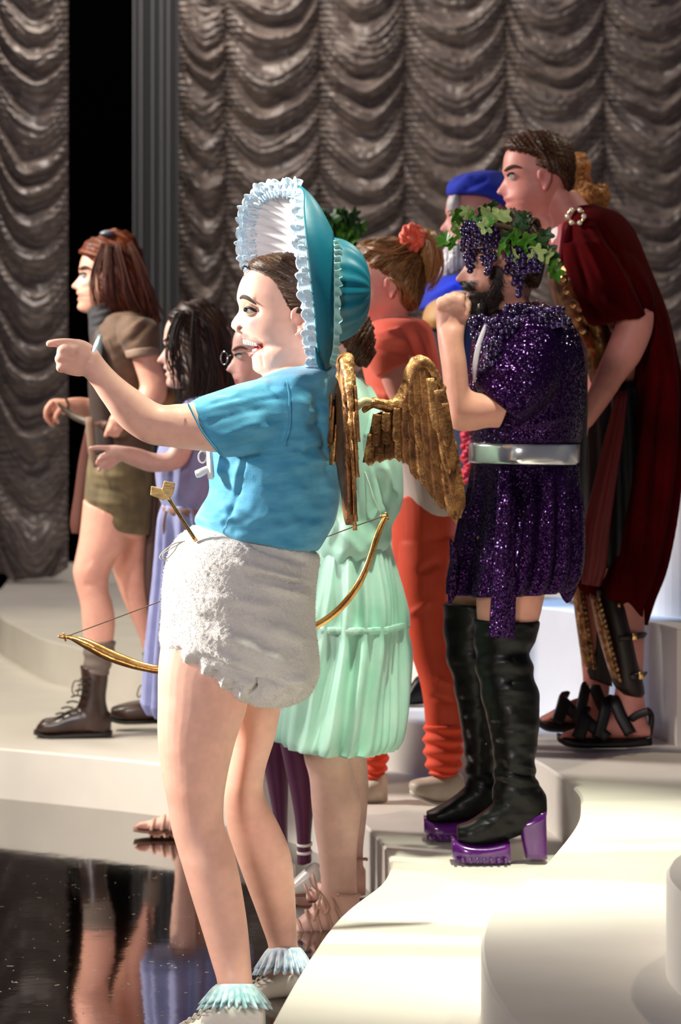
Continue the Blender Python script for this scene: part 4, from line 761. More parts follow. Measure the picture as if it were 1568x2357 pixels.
mb = MB(); locks(mb, D, [[(420, 715, -.09), (404, 780, -.12), (408, 850, -.13), (418, 925, -.12)], [(470, 720, -.08), (490, 800, -.13), (500, 880, -.13), (480, 925, -.12)], [(450, 715, -.1), (450, 800, -.13), (455, 880, -.135), (440, 930, -.12)], [(500, 740, -.06), (526, 820, -.1), (538, 890, -.09), (520, 920, -.09)], [(410, 720, -.09), (392, 770, -.11), (394, 830, -.12), (412, 880, -.12)]], 120, 10, r=1.1, wav=7, seed=12)
build(mb, 'hair_locks', mat('dark_brown_locks', '24140e', rough=.6), lv)
M_lav = cloth('lavender_cotton', '9a9dc8', color2='8488b4', vscale=12)
mb = MB(); mb.sil(D, tor, k=4); build(mb, 'bodice', M_lav, lv, vox=.006, post=strokes([(375, 1040, 372, 1150, 7, 7), (400, 1030, 392, 1150, 8, -7), (425, 1030, 410, 1150, 8, 7), (450, 1040, 430, 1160, 8, -6), (472, 1060, 450, 1150, 7, 6)]))
mb = MB(); mb.sil(D, skr, k=5, n=120, fold=lambda u, th: .016*np.sin(th*17+2*np.sin(th*3))*min(1, u*3+.15)); build(mb, 'skirt', M_lav, lv)
mb = MB(); mb.sil(D, [(372, 1164, 503, 1172, .14), (372, 1172, 503, 1180, .143), (374, 1180, 502, 1188, .14)], k=3, p=2, n=60, fold=lambda u, th: .002*np.sin(th*40+u*10)); build(mb, 'rope_belt', cloth('jute_rope', '8d6a5c'), lv)
mb = MB(); mb.ptube(D, [(382, 1176, -.10), (376, 1210, -.11), (380, 1240, -.11)], 3, n=6); build(mb, 'rope_end', cloth('jute_rope', '8d6a5c'), lv)
M_san = mat('nude_leather', 'c79c88', rough=.5)
for dy_, xs in ((-.05, 0), (.08, 30)):
    mb = MB(); mb.sil(D, [(450+xs, 1908, 450+xs, 1915, .034, dy_), (390+xs, 1908, 390+xs, 1915, .04, dy_), (340+xs, 1907, 340+xs, 1915, .044, dy_), (309+xs, 1903, 309+xs, 1912, .034, dy_)], k=4, p=3); sl_ = build(mb, 'sandal', mat('sandal_sole', '7c5646', rough=.6), lv)
    for x, y0, y1 in ((348, 1886, 1912), (372, 1878, 1912), (392, 1868, 1912)):
        mb = MB(); mb.tube([P(x+xs+8*math.sin(a), y1-(y1-y0)*math.sin(a), D+dy_-.043*math.cos(a)) for a in np.linspace(0, math.pi, 9)], .006, n=6, flat=1); build(mb, 'strap', M_san, sl_)
# ================================================================== girl with glasses and plum tights
D = F/848.0
gg = thing('person', P(690, 2060, D), 'girl with round glasses and plum tights, mostly hidden behind the pointing woman', 'person'); ORG[gg.name][2] = 0; gg.location[2] = 0
hm = hmap(530, 730, 178, -3)
mb = MB(); head(mb, D, hm, 178, mouth=.0)
mb.sil(D, [(590, 890, 690, 880, .10), (570, 940, 720, 930, .15), (575, 1050, 710, 1050, .14), (590, 1200, 700, 1200, .12), (590, 1400, 720, 1400, .15)], k=3)
side_arm(mb, D, [(640, 930, -.13), (610, 1040, -.16), (600, 1130, -.16)], 42, 25); side_arm(mb, D, [(640, 930, .13), (640, 1060, .16), (620, 1160, .16)], 42, 25)
build(mb, 'body', skin(), gg, vox=.005, sm=2, paint=painter('eab5a6', [(560, 850, 16, 16, 'd98884', .4), (541, 878, 9, 6, '9a2030', .8, 4)]))
eyes(gg, D, hm, 178, brow='6a4632')
gl = MB(); k = 178*D/F; c = hm(.02, .50)
for sg in (-1, 1):
    m_ = MB(); m_.tube([P(516+8*math.cos(a), 824+15*math.sin(a), D+sg*.032+.012*math.cos(a)*sg) for a in np.linspace(0, 2*math.pi, 17)], .0014, n=6, k=2); fr = build(m_, 'glasses_rim', mat('thin_steel', 'c8c8cc', rough=.2, metal=.9), gg)
    m_ = MB(); m_.tube([P(524, 820, D+sg*.042), P(560, 812, D+sg*.066), P(604, 815, D+sg*.070)], .0012, n=6); build(m_, 'temple_arm', mat('thin_steel', 'c8c8cc'), fr)
mb = MB(); mb.sil(D, [(600, 715, 640, 715, .03), (568, 735, 680, 740, .07), (585, 765, 700, 780, .083), (606, 800, 702, 820, .087), (612, 850, 700, 860, .08), (625, 900, 690, 900, .05)], k=4)
po, pa = hair_fx(lambda x, y: y*.4+x*.1, .003, ('2a1810', '6a4630'), .4, 6); build(mb, 'hair', hairmat('brown_hair_far'), gg, vox=.005, post=po, paint=pa)
mb = MB(); mb.sil(D, [(585, 895, 690, 885, .11), (562, 940, 725, 930, .17), (568, 1060, 718, 1060, .16), (580, 1200, 705, 1200, .14), (575, 1350, 720, 1350, .16), (580, 1480, 720, 1500, .16)], k=4); build(mb, 'dress', cloth('plum_dress', '3a1030'), gg, vox=.007)
mb = MB()
mb.sil(D, [(590, 1450, 700, 1480, .08, -.05), (600, 1560, 715, 1580, .07, -.06), (628, 1640, 712, 1650, .062, -.06), (655, 1760, 722, 1760, .05, -.06), (675, 1860, 722, 1850, .046, -.06), (684, 1940, 716, 1935, .034, -.06), (683, 1990, 718, 1985, .032, -.06)], k=4)
mb.sil(D, [(580, 1450, 690, 1480, .08, .06), (590, 1600, 680, 1620, .065, .07), (600, 1720, 665, 1730, .052, .08), (618, 1820, 664, 1820, .046, .08), (632, 1900, 662, 1900, .036, .08), (632, 1990, 664, 1990, .032, .08)], k=4)
build(mb, 'tights', cloth('plum_tights', '4c0f38', rough=.6), gg, vox=.005)
for dy_, x0 in ((-.06, 0), (.08, -58)):
    for y0 in (1944, 1962):
        mb = MB(); mb.sil(D, [(x0+683, y0-3, x0+719, y0-5, .036, dy_), (x0+683, y0+3, x0+719, y0+1, .036, dy_)], k=3); build(mb, 'ankle_strap', cloth('white_strap', 'e6e0da'), gg)
    mb = MB(); mb.sil(D, [(x0+738, 1990, x0+738, 2052, .02, dy_), (x0+722, 1985, x0+724, 2056, .032, dy_), (x0+696, 2006, x0+698, 2058, .036, dy_), (x0+670, 2030, x0+672, 2060, .037, dy_), (x0+650, 2042, x0+650, 2060, .03, dy_)], k=4, p=2.6); so_ = build(mb, 'shoe', M_boot, gg, vox=.0045)
    mb = MB(); mb.sil(D, [(x0+740, 2052, x0+740, 2061, .034, dy_), (x0+648, 2054, x0+648, 2061, .034, dy_)], k=4, p=3); build(mb, 'sole', mat('tan_sole', '8a5a38', rough=.5), so_)
# ================================================================== woman in mint dress
D = F/894.0
gr = thing('person', P(770, 2120, D), 'woman in mint-green satin dress and laced nude sandals, bending behind the winged woman', 'person'); ORG[gr.name][2] = 0; gr.location[2] = 0
hm = hmap(690, 705, 190, 10)
mb = MB(); head(mb, D, hm, 190)
bod = [(745, 850, 835, 870, .10), (730, 900, 872, 930, .165), (735, 960, 905, 1000, .17), (742, 1040, 924, 1060, .165), (748, 1120, 928, 1130, .16), (742, 1170, 922, 1170, .16), (738, 1200, 902, 1212, .165), (733, 1250, 900, 1245, .17), (734, 1275, 880, 1275, .165), (750, 1300, 845, 1300, .14)]
skr = [(735, 1255, 893, 1245, .15), (722, 1300, 908, 1300, .165), (712, 1360, 922, 1360, .18), (700, 1430, 930, 1430, .19), (688, 1500, 929, 1500, .20), (672, 1580, 925, 1580, .215), (660, 1650, 922, 1650, .225), (652, 1695, 915, 1700, .23), (655, 1712, 900, 1722, .228)]
mb.sil(D, inset(bod, .85), k=2); mb.sil(D, [(745, 860, 800, 850, .06), (720, 810, 780, 790, .06)], k=2)
mb.sil(D, [(740, 1260, 890, 1260, .13), (715, 1450, 880, 1450, .14), (712, 1600, 860, 1600, .12)], k=3)
mb.sil(D, [(692, 1560, 812, 1570, .065, -.06), (696, 1700, 804, 1710, .060, -.06), (700, 1745, 808, 1750, .058, -.065), (712, 1790, 818, 1795, .06, -.07), (717, 1850, 831, 1850, .062, -.075), (724, 1910, 827, 1905, .056, -.08), (733, 1965, 822, 1955, .046, -.085), (739, 2030, 821, 2025, .038, -.09), (738, 2060, 823, 2060, .037, -.09), (735, 2100, 826, 2100, .037, -.09)], k=4)
mb.sil(D, [(740, 1560, 842, 1570, .065, .07), (748, 1700, 842, 1710, .06, .07), (756, 1770, 847, 1775, .058, .08), (760, 1830, 848, 1830, .06, .09), (770, 1900, 842, 1900, .052, .10), (776, 1960, 836, 1960, .040, .10), (778, 2030, 838, 2030, .034, .10)], k=4)
mb.sil(D, [(828, 2060, 828, 2150, .028, -.09), (790, 2040, 795, 2155, .037, -.09), (750, 2055, 756, 2156, .04, -.09), (715, 2090, 718, 2156, .042, -.09), (690, 2112, 690, 2156, .044, -.09), (668, 2130, 668, 2154, .04, -.09)], k=4)
mb.sil(D, [(842, 2000, 842, 2060, .028, .10), (800, 1985, 800, 2070, .035, .10), (760, 2010, 760, 2074, .037, .10), (730, 2035, 730, 2075, .04, .10), (705, 2052, 705, 2073, .036, .10)], k=4)
side_arm(mb, D, [(775, 925, -.12), (735, 1020, -.15), (690, 1110, -.14)], 46, 25); side_arm(mb, D, [(790, 925, .13), (750, 1040, .17), (690, 1130, .16)], 46, 25)
build(mb, 'body', skin(), gr, vox=.005, sm=2, post=strokes([(775, 1760, 790, 1850, 14, -3)]), paint=painter('ecc0b2', [(740, 1735, 30, 14, 'd08c80', .5), (800, 1790, 14, 60, 'd99f92', .4), (740, 2100, 50, 30, 'e2a79c', .4)]))
mb = MB(); mb.sil(D, [(735, 695, 810, 700, .05), (720, 725, 850, 730, .09), (740, 760, 862, 765, .10), (765, 795, 862, 805, .095), (785, 825, 852, 832, .075), (800, 842, 835, 845, .04)], k=4)
po, pa = hair_fx(lambda x, y: x*.4+y*.25, .006, ('1a0d08', '6a3a22'), .5, 2); hr = build(mb, 'hair', hairmat('brown_hair_far'), gr, vox=.005, post=po, paint=pa)
strands(hr, gr, lambda x, y: x*.5+y*.4, 2500, .05, .0008, ('1a0d08', '7a4a2c'), wave=.3, seed=15, rnd=.2)
M_mint = cloth('mint_satin', 'c2e8da', color2='a4dac4', vscale=7, rough=.42, sheen=.1, bump=.08, bscale=50, spec=.5)
mb = MB(); mb.sil(D, bod, k=5, n=70, fold=lambda u, th: .006*np.sin(th*9+3*u)*min(1, u*2)); bo = build(mb, 'bodice', M_mint, gr, vox=.006, post=strokes([(870, 1080, 895, 1180, 9, -10), (880, 1060, 910, 1150, 10, 10), (850, 1060, 870, 1170, 6, 6), (800, 1090, 840, 1230, 10, -6), (770, 1200, 840, 1290, 12, 6), (850, 1260, 890, 1200, 8, 7), (765, 1130, 790, 1220, 8, 6)]))
mb = MB(); mb.sil(D, skr, k=5, n=160, fold=lambda u, th: (.022*np.sin(th*11+2.5*np.sin(th*3+1)+1.2*u)*(.65+.35*np.sin(th*4+2))+.007*np.sin(th*27+5*u+2*np.sin(th*5))*(.5+.5*np.sin(th*3))+.006*np.sin(th*5+9*u))*min(1, u*2.2+.15)*(1-.45*math.exp(-((u-.42)/.05)**2))); build(mb, 'skirt', M_mint, gr)
mb = MB(); mb.sil(D, [(706, 1432, 934, 1430, .198), (705, 1440, 935, 1438, .2), (706, 1447, 935, 1445, .198)], k=3, n=120, fold=lambda u, th: .004*np.sin(th*38)+.008*np.sin(th*11+2.5*np.sin(th*3+1))); build(mb, 'skirt_gather', M_mint, gr)
mb = MB(); mb.tube([P(x, y, D+z) for x, y, z in [(826, 1050, -.15), (845, 1100, -.165), (862, 1150, -.165), (878, 1185, -.14)]], .002, n=5); build(mb, 'bodice_cord', cloth('mint_cord', 'd6efd8'), gr)
mb = MB(); mb.tube([P(x, y, D+z) for x, y, z in [(842, 895, -.04), (858, 925, -.09), (862, 960, -.15), (850, 1010, -.17)]], .016, n=8, flat=.3); build(mb, 'shoulder_strap', M_mint, gr)
for dd, x0, y0, s0 in ((-.09, 0, 0, 1.), (.10, 16, -82, .92)):
    sm_ = MB(); sm_.sil(D, [(x0+832, y0+2150, x0+832, y0+2162, .034, dd), (x0+760, y0+2154, x0+760, y0+2164, .04, dd), (x0+690, y0+2154, x0+690, y0+2164, .046, dd), (x0+664, y0+2152, x0+664, y0+2161, .036, dd)], k=4, p=3); sd = build(sm_, 'sandal', mat('sandal_sole', '7c5646'), gr)
    for i, (xa, ya, xb, yb) in enumerate([(684, 2120, 700, 2152), (704, 2098, 720, 2154), (722, 2084, 742, 2154), (742, 2066, 768, 2154), (758, 2054, 800, 2154), (826, 2062, 776, 2060)]):
        mb = MB(); ym = (ya+yb)/2
        mb.tube([P(x0+xa+2, y0+ya, D+dd+.01), P(x0+xa, y0+ya-3, D+dd-.02), P(x0+(xa*.6+xb*.4), y0+ya+(yb-ya)*.35, D+dd-.041), P(x0+xb, y0+yb, D+dd-.044)], .0045, n=6, flat=.6); build(mb, 'strap', M_san, sd)
    if dd < 0:
        for pts in ([(740, 2056, -.135), (720, 2040, -.14), (712, 2020, -.135)], [(740, 2056, -.135), (736, 2080, -.14), (744, 2104, -.14), (756, 2090, -.14), (742, 2058, -.14)], [(740, 2056, -.135), (728, 2100, -.14), (722, 2120, -.14)]):
            mb = MB(); mb.ptube(D, pts, 2.5, n=6); build(mb, 'lace', M_san, sd)
# ================================================================== woman in coral
D = F/796.0
og = thing('person', P(930, 1850, D), 'woman in coral tee, orange leggings and leg warmers, coral scrunchie in her updo', 'person'); ORG[og.name][2] = .17; og.location[2] = .17
hm = hmap(805, 560, 185, -4)
mb = MB(); head(mb, D, hm, 185)
tor = [(858, 738, 938, 728, .07), (838, 752, 985, 742, .14), (826, 790, 1004, 790, .175), (835, 850, 1016, 860, .17), (850, 920, 1018, 940, .15), (865, 1000, 1015, 1010, .14), (880, 1060, 1020, 1060, .145)]
mb.sil(D, inset(tor, .86), k=2)
mb.sil(D, [(866, 830, 950, 815, .056, -.165), (880, 880, 955, 850, .052, -.17), (900, 925, 962, 900, .047, -.17), (925, 960, 975, 935, .043, -.17), (960, 985, 985, 950, .037, -.19), (1000, 1000, 1010, 970, .03, -.2), (1030, 1000, 1035, 975, .02, -.2)], k=4)
mb.sil(D, [(900, 1080, 1050, 1080, .13), (910, 1200, 1050, 1200, .13)], k=3)
build(mb, 'body', skin(), og, vox=.005, sm=2, paint=painter('e8a090', [(884, 668, 22, 28, 'd9706c', .6), (880, 720, 40, 20, 'dd8076', .4)]))
eyes(og, D, hm, 185, brow='7a4a30')
mb = MB(); mb.sil(D, [(862, 550, 915, 548, .03), (824, 566, 955, 566, .08), (818, 590, 972, 600, .095), (838, 612, 978, 640, .10), (876, 634, 976, 672, .10), (906, 656, 966, 700, .092), (915, 690, 945, 715, .05)], k=4, n=44)
po, pa = hair_fx(lambda x, y: np.hypot(x-960, (y-560)*.9)*.15+np.arctan2(y-560, x-1000)*45, .006, ('3a1c0e', 'b07a48'), .45, 7); hr = build(mb, 'hair', hairmat('strawberry_hair'), og, vox=.0055, sm=1, post=po, paint=pa)
strands(hr, og, lambda x, y: np.arctan2(y-560, x-985)*100, 4500, .06, .0008, ('34180c', 'c08850'), wave=.2, seed=5, rnd=.15)
mb = MB(); mb.sil(D, [(950, 540, 990, 524, .03), (958, 555, 1010, 540, .05), (966, 585, 1018, 580, .055), (975, 620, 1014, 620, .045), (975, 655, 1000, 650, .02)], k=4)
po, pa = hair_fx(lambda x, y: x*.8, .005, ('6a3c20', 'c8955e'), .5, 8); build(mb, 'ponytail', hairmat('strawberry_hair_light'), og, vox=.005, post=po, paint=pa)
mb = MB(); locks(mb, D, [[(965, 540, -.03), (1005, 560, -.06), (1010, 620, -.05), (988, 668, -.03)], [(900, 640, -.09), (930, 660, -.1), (940, 700, -.08)], [(850, 570, -.08), (900, 580, -.1), (940, 560, -.08)]], 45, 9, r=2, wav=6, seed=4); build(mb, 'hair_locks', mat('strawberry_locks', '9a6238', rough=.4), og)
mb = MB(); th = np.linspace(0, 2*math.pi, 60, endpoint=False); G = []
for ph in np.linspace(0, 2*math.pi, 16, endpoint=False):
    r_ = 19+11*np.cos(ph)*(1+.16*np.sin(9*th+ph)); G.append(np.stack([(948-CX)*D/F+np.cos(th)*r_*D/F, D-.055+.020*np.sin(ph)*(1+.3*np.sin(th*9+ph*2))+0*th, HC-(550-CY)*D/F+np.sin(th)*r_*D/F*1.15], -1))
G.append(G[0]); mb.grid(np.array(G), cap=False); mb.ball(P(948, 550, D-.06), .02, 8); build(mb, 'scrunchie', cloth('coral_scrunchie', 'f0674e', rough=.5), og)
mb = MB(); mb.sil(D, tor, k=4); mb.sil(D, [(838, 775, 925, 752, .08, -.12), (836, 812, 940, 778, .08, -.145), (850, 845, 950, 805, .072, -.16), (868, 870, 955, 826, .064, -.165)], k=4)
M_cor = cloth('coral_jersey', 'ee6a50', color2='e85c46', vscale=10)
build(mb, 'tee_shirt', M_cor, og, vox=.006, post=strokes([(850, 780, 950, 790, 7, 5), (855, 800, 948, 815, 6, -5), (880, 760, 950, 800, 6, 5), (950, 750, 1000, 900, 9, 8), (970, 760, 1012, 880, 8, -8), (845, 900, 900, 915, 7, 5), (940, 760, 960, 900, 9, -6)]))
mb = MB(); mb.sil(D, [(885, 1040, 1030, 1030, .15), (895, 1100, 1060, 1080, .155), (910, 1160, 1066, 1140, .155), (925, 1205, 1060, 1180, .14), (960, 1225, 1030, 1210, .09)], k=4); build(mb, 'briefs', cloth('white_leotard', 'e4cfc4', rough=.5), og, vox=.006)
mb = MB(); mb.sil(D, [(895, 1140, 1062, 1120, .145), (900, 1200, 1060, 1180, .15), (903, 1260, 1052, 1250, .14), (915, 1330, 1042, 1310, .11)], k=4)
mb.sil(D, [(915, 1250, 1050, 1240, .085, -.06), (920, 1330, 1040, 1320, .082, -.065), (934, 1440, 1034, 1420, .07, -.07), (948, 1510, 1042, 1490, .062, -.075), (964, 1560, 1056, 1550, .06, -.08), (974, 1610, 1066, 1610, .056, -.085), (980, 1680, 1064, 1680, .046, -.09), (986, 1760, 1055, 1760, .04, -.09), (1000, 1790, 1044, 1792, .036, -.09)], k=4)
mb.sil(D, [(905, 1250, 1010, 1260, .085, .07), (890, 1350, 990, 1360, .078, .08), (872, 1470, 960, 1480, .065, .09), (850, 1580, 930, 1590, .055, .10), (838, 1680, 892, 1690, .044, .10), (840, 1790, 886, 1790, .036, .10)], k=4)
build(mb, 'leggings', cloth('orange_lycra', 'e04a22', rough=.55, color2='d84420', vscale=8), og, vox=.006, post=strokes([(1000, 1560, 1050, 1580, 8, 4), (985, 1600, 1050, 1620, 7, -4), (960, 1320, 1020, 1290, 10, -5), (935, 1420, 1000, 1380, 8, 4)]))
for ring, dd in (([(978, 1668, 1066, 1664, .052), (976, 1700, 1067, 1698, .056), (978, 1735, 1065, 1732, .056), (984, 1770, 1060, 1768, .052), (998, 1786, 1046, 1786, .044)], -.09), ([(836, 1690, 893, 1690, .048), (832, 1730, 894, 1728, .052), (834, 1770, 890, 1768, .05), (842, 1792, 880, 1790, .042)], .10)):
    mb = MB(); mb.sil(D, [q+(dd,) for q in ring], k=10, n=40, fold=lambda u, th: .005*np.sin(u*30+.8*np.sin(th*2))); build(mb, 'leg_warmer', cloth('orange_knit', 'f4502c', bump=.5, bscale=300), og)
M_snk = mat('worn_white_leather', 'd2c4b0', rough=.5, color2='b3a48f', vscale=14)
for tp, so, dd in (([(1068, 1790, 1070, 1838, .022), (1052, 1776, 1056, 1842, .038), (1015, 1784, 1016, 1846, .042), (980, 1790, 980, 1840, .044), (955, 1795, 956, 1828, .042), (942, 1800, 942, 1818, .02)], [(1072, 1835, 1072, 1856, .032), (1020, 1842, 1020, 1855, .044), (990, 1838, 990, 1848, .046), (944, 1816, 944, 1830, .03)], -.10), ([(892, 1782, 893, 1846, .02), (880, 1780, 882, 1848, .037), (862, 1788, 862, 1850, .04), (830, 1810, 830, 1850, .043), (805, 1830, 805, 1850, .03)], [(894, 1844, 894, 1858, .03), (850, 1846, 850, 1859, .044), (803, 1846, 803, 1858, .03)], .08)):
    mb = MB(); mb.sil(D, [q+(dd,) for q in tp], k=4, p=2.6); sh = build(mb, 'sneaker', M_snk, og, vox=.005); mb = MB(); mb.sil(D, [q+(dd,) for q in so], k=4, p=3); build(mb, 'sole', M_sole, sh)
# ================================================================== bearded man with grapes
D = F/889.0
gm = thing('person', P(1130, 1985, D-.1), 'bearded man in purple sequin tunic, silver belt and thigh-high platform boots, fist at mouth', 'person'); ORG[gm.name][2] = .17; gm.location[2] = .17
hm = hmap(1062, 500, 218, 0)
mb = MB(); head(mb, D, hm, 218, mouth=.02)
tor = [(1125, 720, 1240, 690, .08), (1092, 760, 1302, 725, .17), (1082, 830, 1345, 800, .21), (1078, 900, 1350, 880, .205), (1080, 960, 1348, 960, .19), (1083, 1020, 1338, 1020, .175)]
mb.sil(D, inset(tor, .9), k=2)
arm = [(1180, 900, 1150, 985, .055, -.18), (1140, 905, 1120, 985, .055, -.20), (1105, 905, 1085, 992, .05, -.22), (1082, 895, 1040, 985, .047, -.235), (1078, 870, 1026, 930, .045, -.24), (1074, 830, 1017, 850, .043, -.24), (1068, 790, 1010, 800, .038, -.235), (1070, 762, 1006, 765, .032, -.23), (1074, 742, 1004, 745, .03, -.22), (1077, 715, 1003, 718, .032, -.215), (1074, 692, 1007, 695, .03, -.21), (1062, 682, 1018, 684, .02, -.21)]
mb.sil(D, arm, k=4)
for i, (x, y) in enumerate([(1014, 692), (1030, 684), (1046, 680), (1062, 684)]): finger(mb, D, [(x, y+22, -.245), (x-1, y+4, -.245), (x+2, y-1, -.225), (x+4, y+8, -.195), (x+5, y+20, -.19)], 10, 8)
finger(mb, D, [(1070, 730, -.235), (1078, 712, -.23), (1076, 696, -.21), (1066, 690, -.20)], 10, 8)
mb.sil(D, [(1095, 1100, 1300, 1100, .13), (1080, 1250, 1300, 1260, .13)], k=3)
mb.sil(D, [(1090, 1230, 1290, 1250, .095, -.085), (1096, 1320, 1262, 1330, .09, -.1), (1098, 1425, 1240, 1430, .076, -.11), (1112, 1500, 1200, 1500, .05, -.12), (1125, 1560, 1205, 1560, .05, -.12), (1137, 1650, 1210, 1650, .048, -.13), (1152, 1800, 1205, 1800, .035, -.14), (1140, 1900, 1220, 1900, .035, -.14)], k=4)
mb.sil(D, [(1060, 1230, 1200, 1250, .095, .10), (1050, 1330, 1160, 1340, .085, .12), (1040, 1390, 1150, 1400, .073, .14), (1050, 1500, 1125, 1500, .05, .16), (1062, 1600, 1130, 1600, .046, .16), (1080, 1700, 1130, 1700, .04, .18), (1070, 1850, 1130, 1850, .035, .19)], k=4)
gb = build(mb, 'body', skin(), gm, vox=.005, sm=2, post=strokes([(1100, 660, 1140, 650, 12, 3)]), paint=painter('dfa08c', [(1166, 612, 16, 22, 'c8706a', .5), (1120, 690, 44, 34, '3a2018', .75, 3), (1150, 640, 14, 40, '5a3626', .55, 3), (1090, 650, 16, 6, '3a2018', .7, 4), (1040, 700, 40, 20, 'e8c2b0', .3)]))
eyes(gm, D, hm, 218, brow='2a1a12')
def beardmask(px, py, co):
    a = (px > 1084)&(py > 668+np.maximum(0, 1130-px)*.12)&(py < 742)&(px < 1150-(py-668)*.1)
    b = (px > 1132)&(px < 1156)&(py > 612)&(py < 690); c = (px > 1058)&(px < 1094)&(py > 648)&(py < 661); return (a | b | c)&(co[:, 1] < D+.02)
strands(gb, gm, lambda x, y: x*1.+.3*y, 5000, .02, .0007, ('080504', '3a2218'), wave=.3, seed=7, rnd=.5, mask=beardmask, lift=.004, steps=5, name='beard_stubble')
mb = MB(); mb.sil(D, [(1076, 692, 1120, 682, .03, 0), (1082, 705, 1135, 690, .05, 0), (1088, 722, 1142, 704, .058, 0), (1100, 730, 1135, 718, .045, 0)], k=4)
po, pa = hair_fx(lambda x, y: x*.9, .004, ('0c0605', '2e1a12'), .5, 8); build(mb, 'beard', hairmat('black_beard'), gm, vox=.004, post=po, paint=pa)
mb = MB(); locks(mb, D, [[(1082, 690, -.02), (1090, 705, -.03), (1098, 735, -.02)], [(1110, 690, -.055), (1115, 710, -.055), (1112, 734, -.03)], [(1148, 640, -.075), (1144, 660, -.075), (1130, 690, -.065)], [(1068, 652, -.02), (1082, 656, -.035), (1096, 668, -.045)]], 60, 5, r=1.2, wav=1.5, seed=9); build(mb, 'beard_strands', mat('black_beard_strands', '1c100c', rough=.5), gm)
mb = MB(); mb.sil(D, [(1120, 486, 1190, 482, .03), (1085, 500, 1228, 496, .07), (1090, 530, 1248, 530, .098), (1150, 570, 1256, 570, .102), (1176, 600, 1255, 605, .098), (1185, 640, 1248, 640, .085), (1200, 665, 1240, 662, .05)], k=4)
po, pa = hair_fx(lambda x, y: np.hypot(x-1140, y-560)*.5+12*np.sin(x*.08), .007, ('120a06', '6e4a2a'), .5, 9); hr = build(mb, 'hair', hairmat('dark_wavy_hair'), gm, vox=.005, post=po, paint=pa)
strands(hr, gm, lambda x, y: np.hypot(x-1140, y-560), 3000, .035, .0008, ('0e0705', '7a5230'), wave=.5, seed=6, rnd=.4)
M_seq = mat('purple_sequins', '18062a', glitter=True, color2='3c0e50', rough=.22, metal=.75)
mb = MB()
mb.sil(D, tor, k=4)
mb.sil(D, [(1180, 735, 1290, 730, .09, -.08), (1120, 800, 1300, 800, .10, -.13), (1092, 865, 1290, 880, .10, -.16), (1102, 905, 1250, 940, .09, -.175), (1150, 935, 1200, 975, .075, -.185)], k=4)
build(mb, 'sequin_top', M_seq, gm, vox=.006, post=strokes([(1100, 880, 1180, 955, 6, 5), (1120, 860, 1220, 930, 8, -6), (1110, 850, 1240, 860, 8, 5), (1200, 980, 1300, 960, 8, 6), (1120, 1000, 1260, 990, 8, -5)]))
skr = [(1084, 1065, 1334, 1065, .172), (1078, 1130, 1338, 1130, .185), (1062, 1200, 1342, 1200, .20), (1048, 1270, 1343, 1270, .21), (1036, 1330, 1334, 1330, .21), (1034, 1366, 1310, 1356, .205)]
mb = MB(); mb.sil(D, skr, k=5, n=120, fold=lambda u, th: .012*np.sin(th*14+2*np.sin(th*3))*min(1, u*3)); build(mb, 'sequin_skirt', M_seq, gm)
for q, dyy in (([(1034, 1300), (1052, 1330), (1060, 1360), (1030, 1402)], -.10), ([(1262, 1335), (1290, 1362), (1302, 1402), (1328, 1370), (1338, 1300)], -.06)):
    mb = MB(); n = len(q); c = (sum(a for a, b in q)/n, sum(b for a, b in q)/n-20)
    ring = [P(c[0]+(a-c[0])*1.0, c[1]+(b-c[1]), D+dyy) for a, b in q]; top_ = [P(a, b-70, D+dyy-.02) for a, b in q]
    mb.grid(np.array([[r*(1-v)+t*v for r, t in zip(ring, top_)] for v in np.linspace(0, 1, 5)]), closed=False, cap=False); build(mb, 'draped_point', M_seq, gm, solid=.008, sub=1)
mb = MB(); mb.sil(D, [(1080, 1020, 1336, 1022, .180), (1079, 1032, 1336, 1034, .184), (1079, 1054, 1335, 1058, .184), (1080, 1064, 1334, 1068, .180)], k=2, n=60, fold=lambda u, th: .002*np.sin(th*6)); build(mb, 'mirror_belt', mat('mirror_silver', 'f4f4f4', rough=.18, metal=.75), gm)
mb = MB(); mb.sil(D, [(1150, 1070, 1186, 1075, .010, -.200), (1146, 1150, 1186, 1150, .012, -.212), (1140, 1260, 1184, 1262, .012, -.222), (1134, 1360, 1186, 1362, .012, -.225), (1128, 1440, 1184, 1444, .010, -.225), (1127, 1466, 1184, 1470, .006, -.225)], k=5, n=24, fold=lambda u, th: .003*np.sin(th*4+u*3)); build(mb, 'sash', M_seq, gm)
mb = MB(); mb.sil(D, [(1110, 1250, 1290, 1250, .12, -.06), (1100, 1310, 1275, 1318, .11, -.08), (1140, 1345, 1258, 1352, .10, -.1)], k=3); build(mb, 'shorts', cloth('black_lycra', '08070a', rough=.5), gm)
mb = MB(); mb.sil(D, [(1290, 715, 1308, 730, .05, .05), (1300, 780, 1346, 800, .10, .09), (1300, 900, 1352, 900, .11, .10), (1296, 1000, 1350, 1000, .11, .10), (1290, 1100, 1345, 1120, .11, .10), (1290, 1250, 1340, 1250, .10, .10)], k=4); build(mb, 'back_drape', cloth('black_purple_drape', '07040a', rough=.8, sheen=0), gm, vox=.007)
mb = MB(); mb.ptube(D, [(1122, 740, -.16), (1104, 790, -.19), (1094, 840, -.21), (1092, 880, -.21)], [4, 6, 6, 3], n=8, flat=.4); build(mb, 'white_edging', cloth('silver_edging', 'c8bcc8', rough=.4), gm)
M_kbt = mat('black_leather', '070605', rough=.4, bump=.2, bscale=40, coat=.03, spec=.25); M_pur = mat('purple_patent', '4a1264', rough=.2, coat=.8, color2='5c1a70', vscale=10)
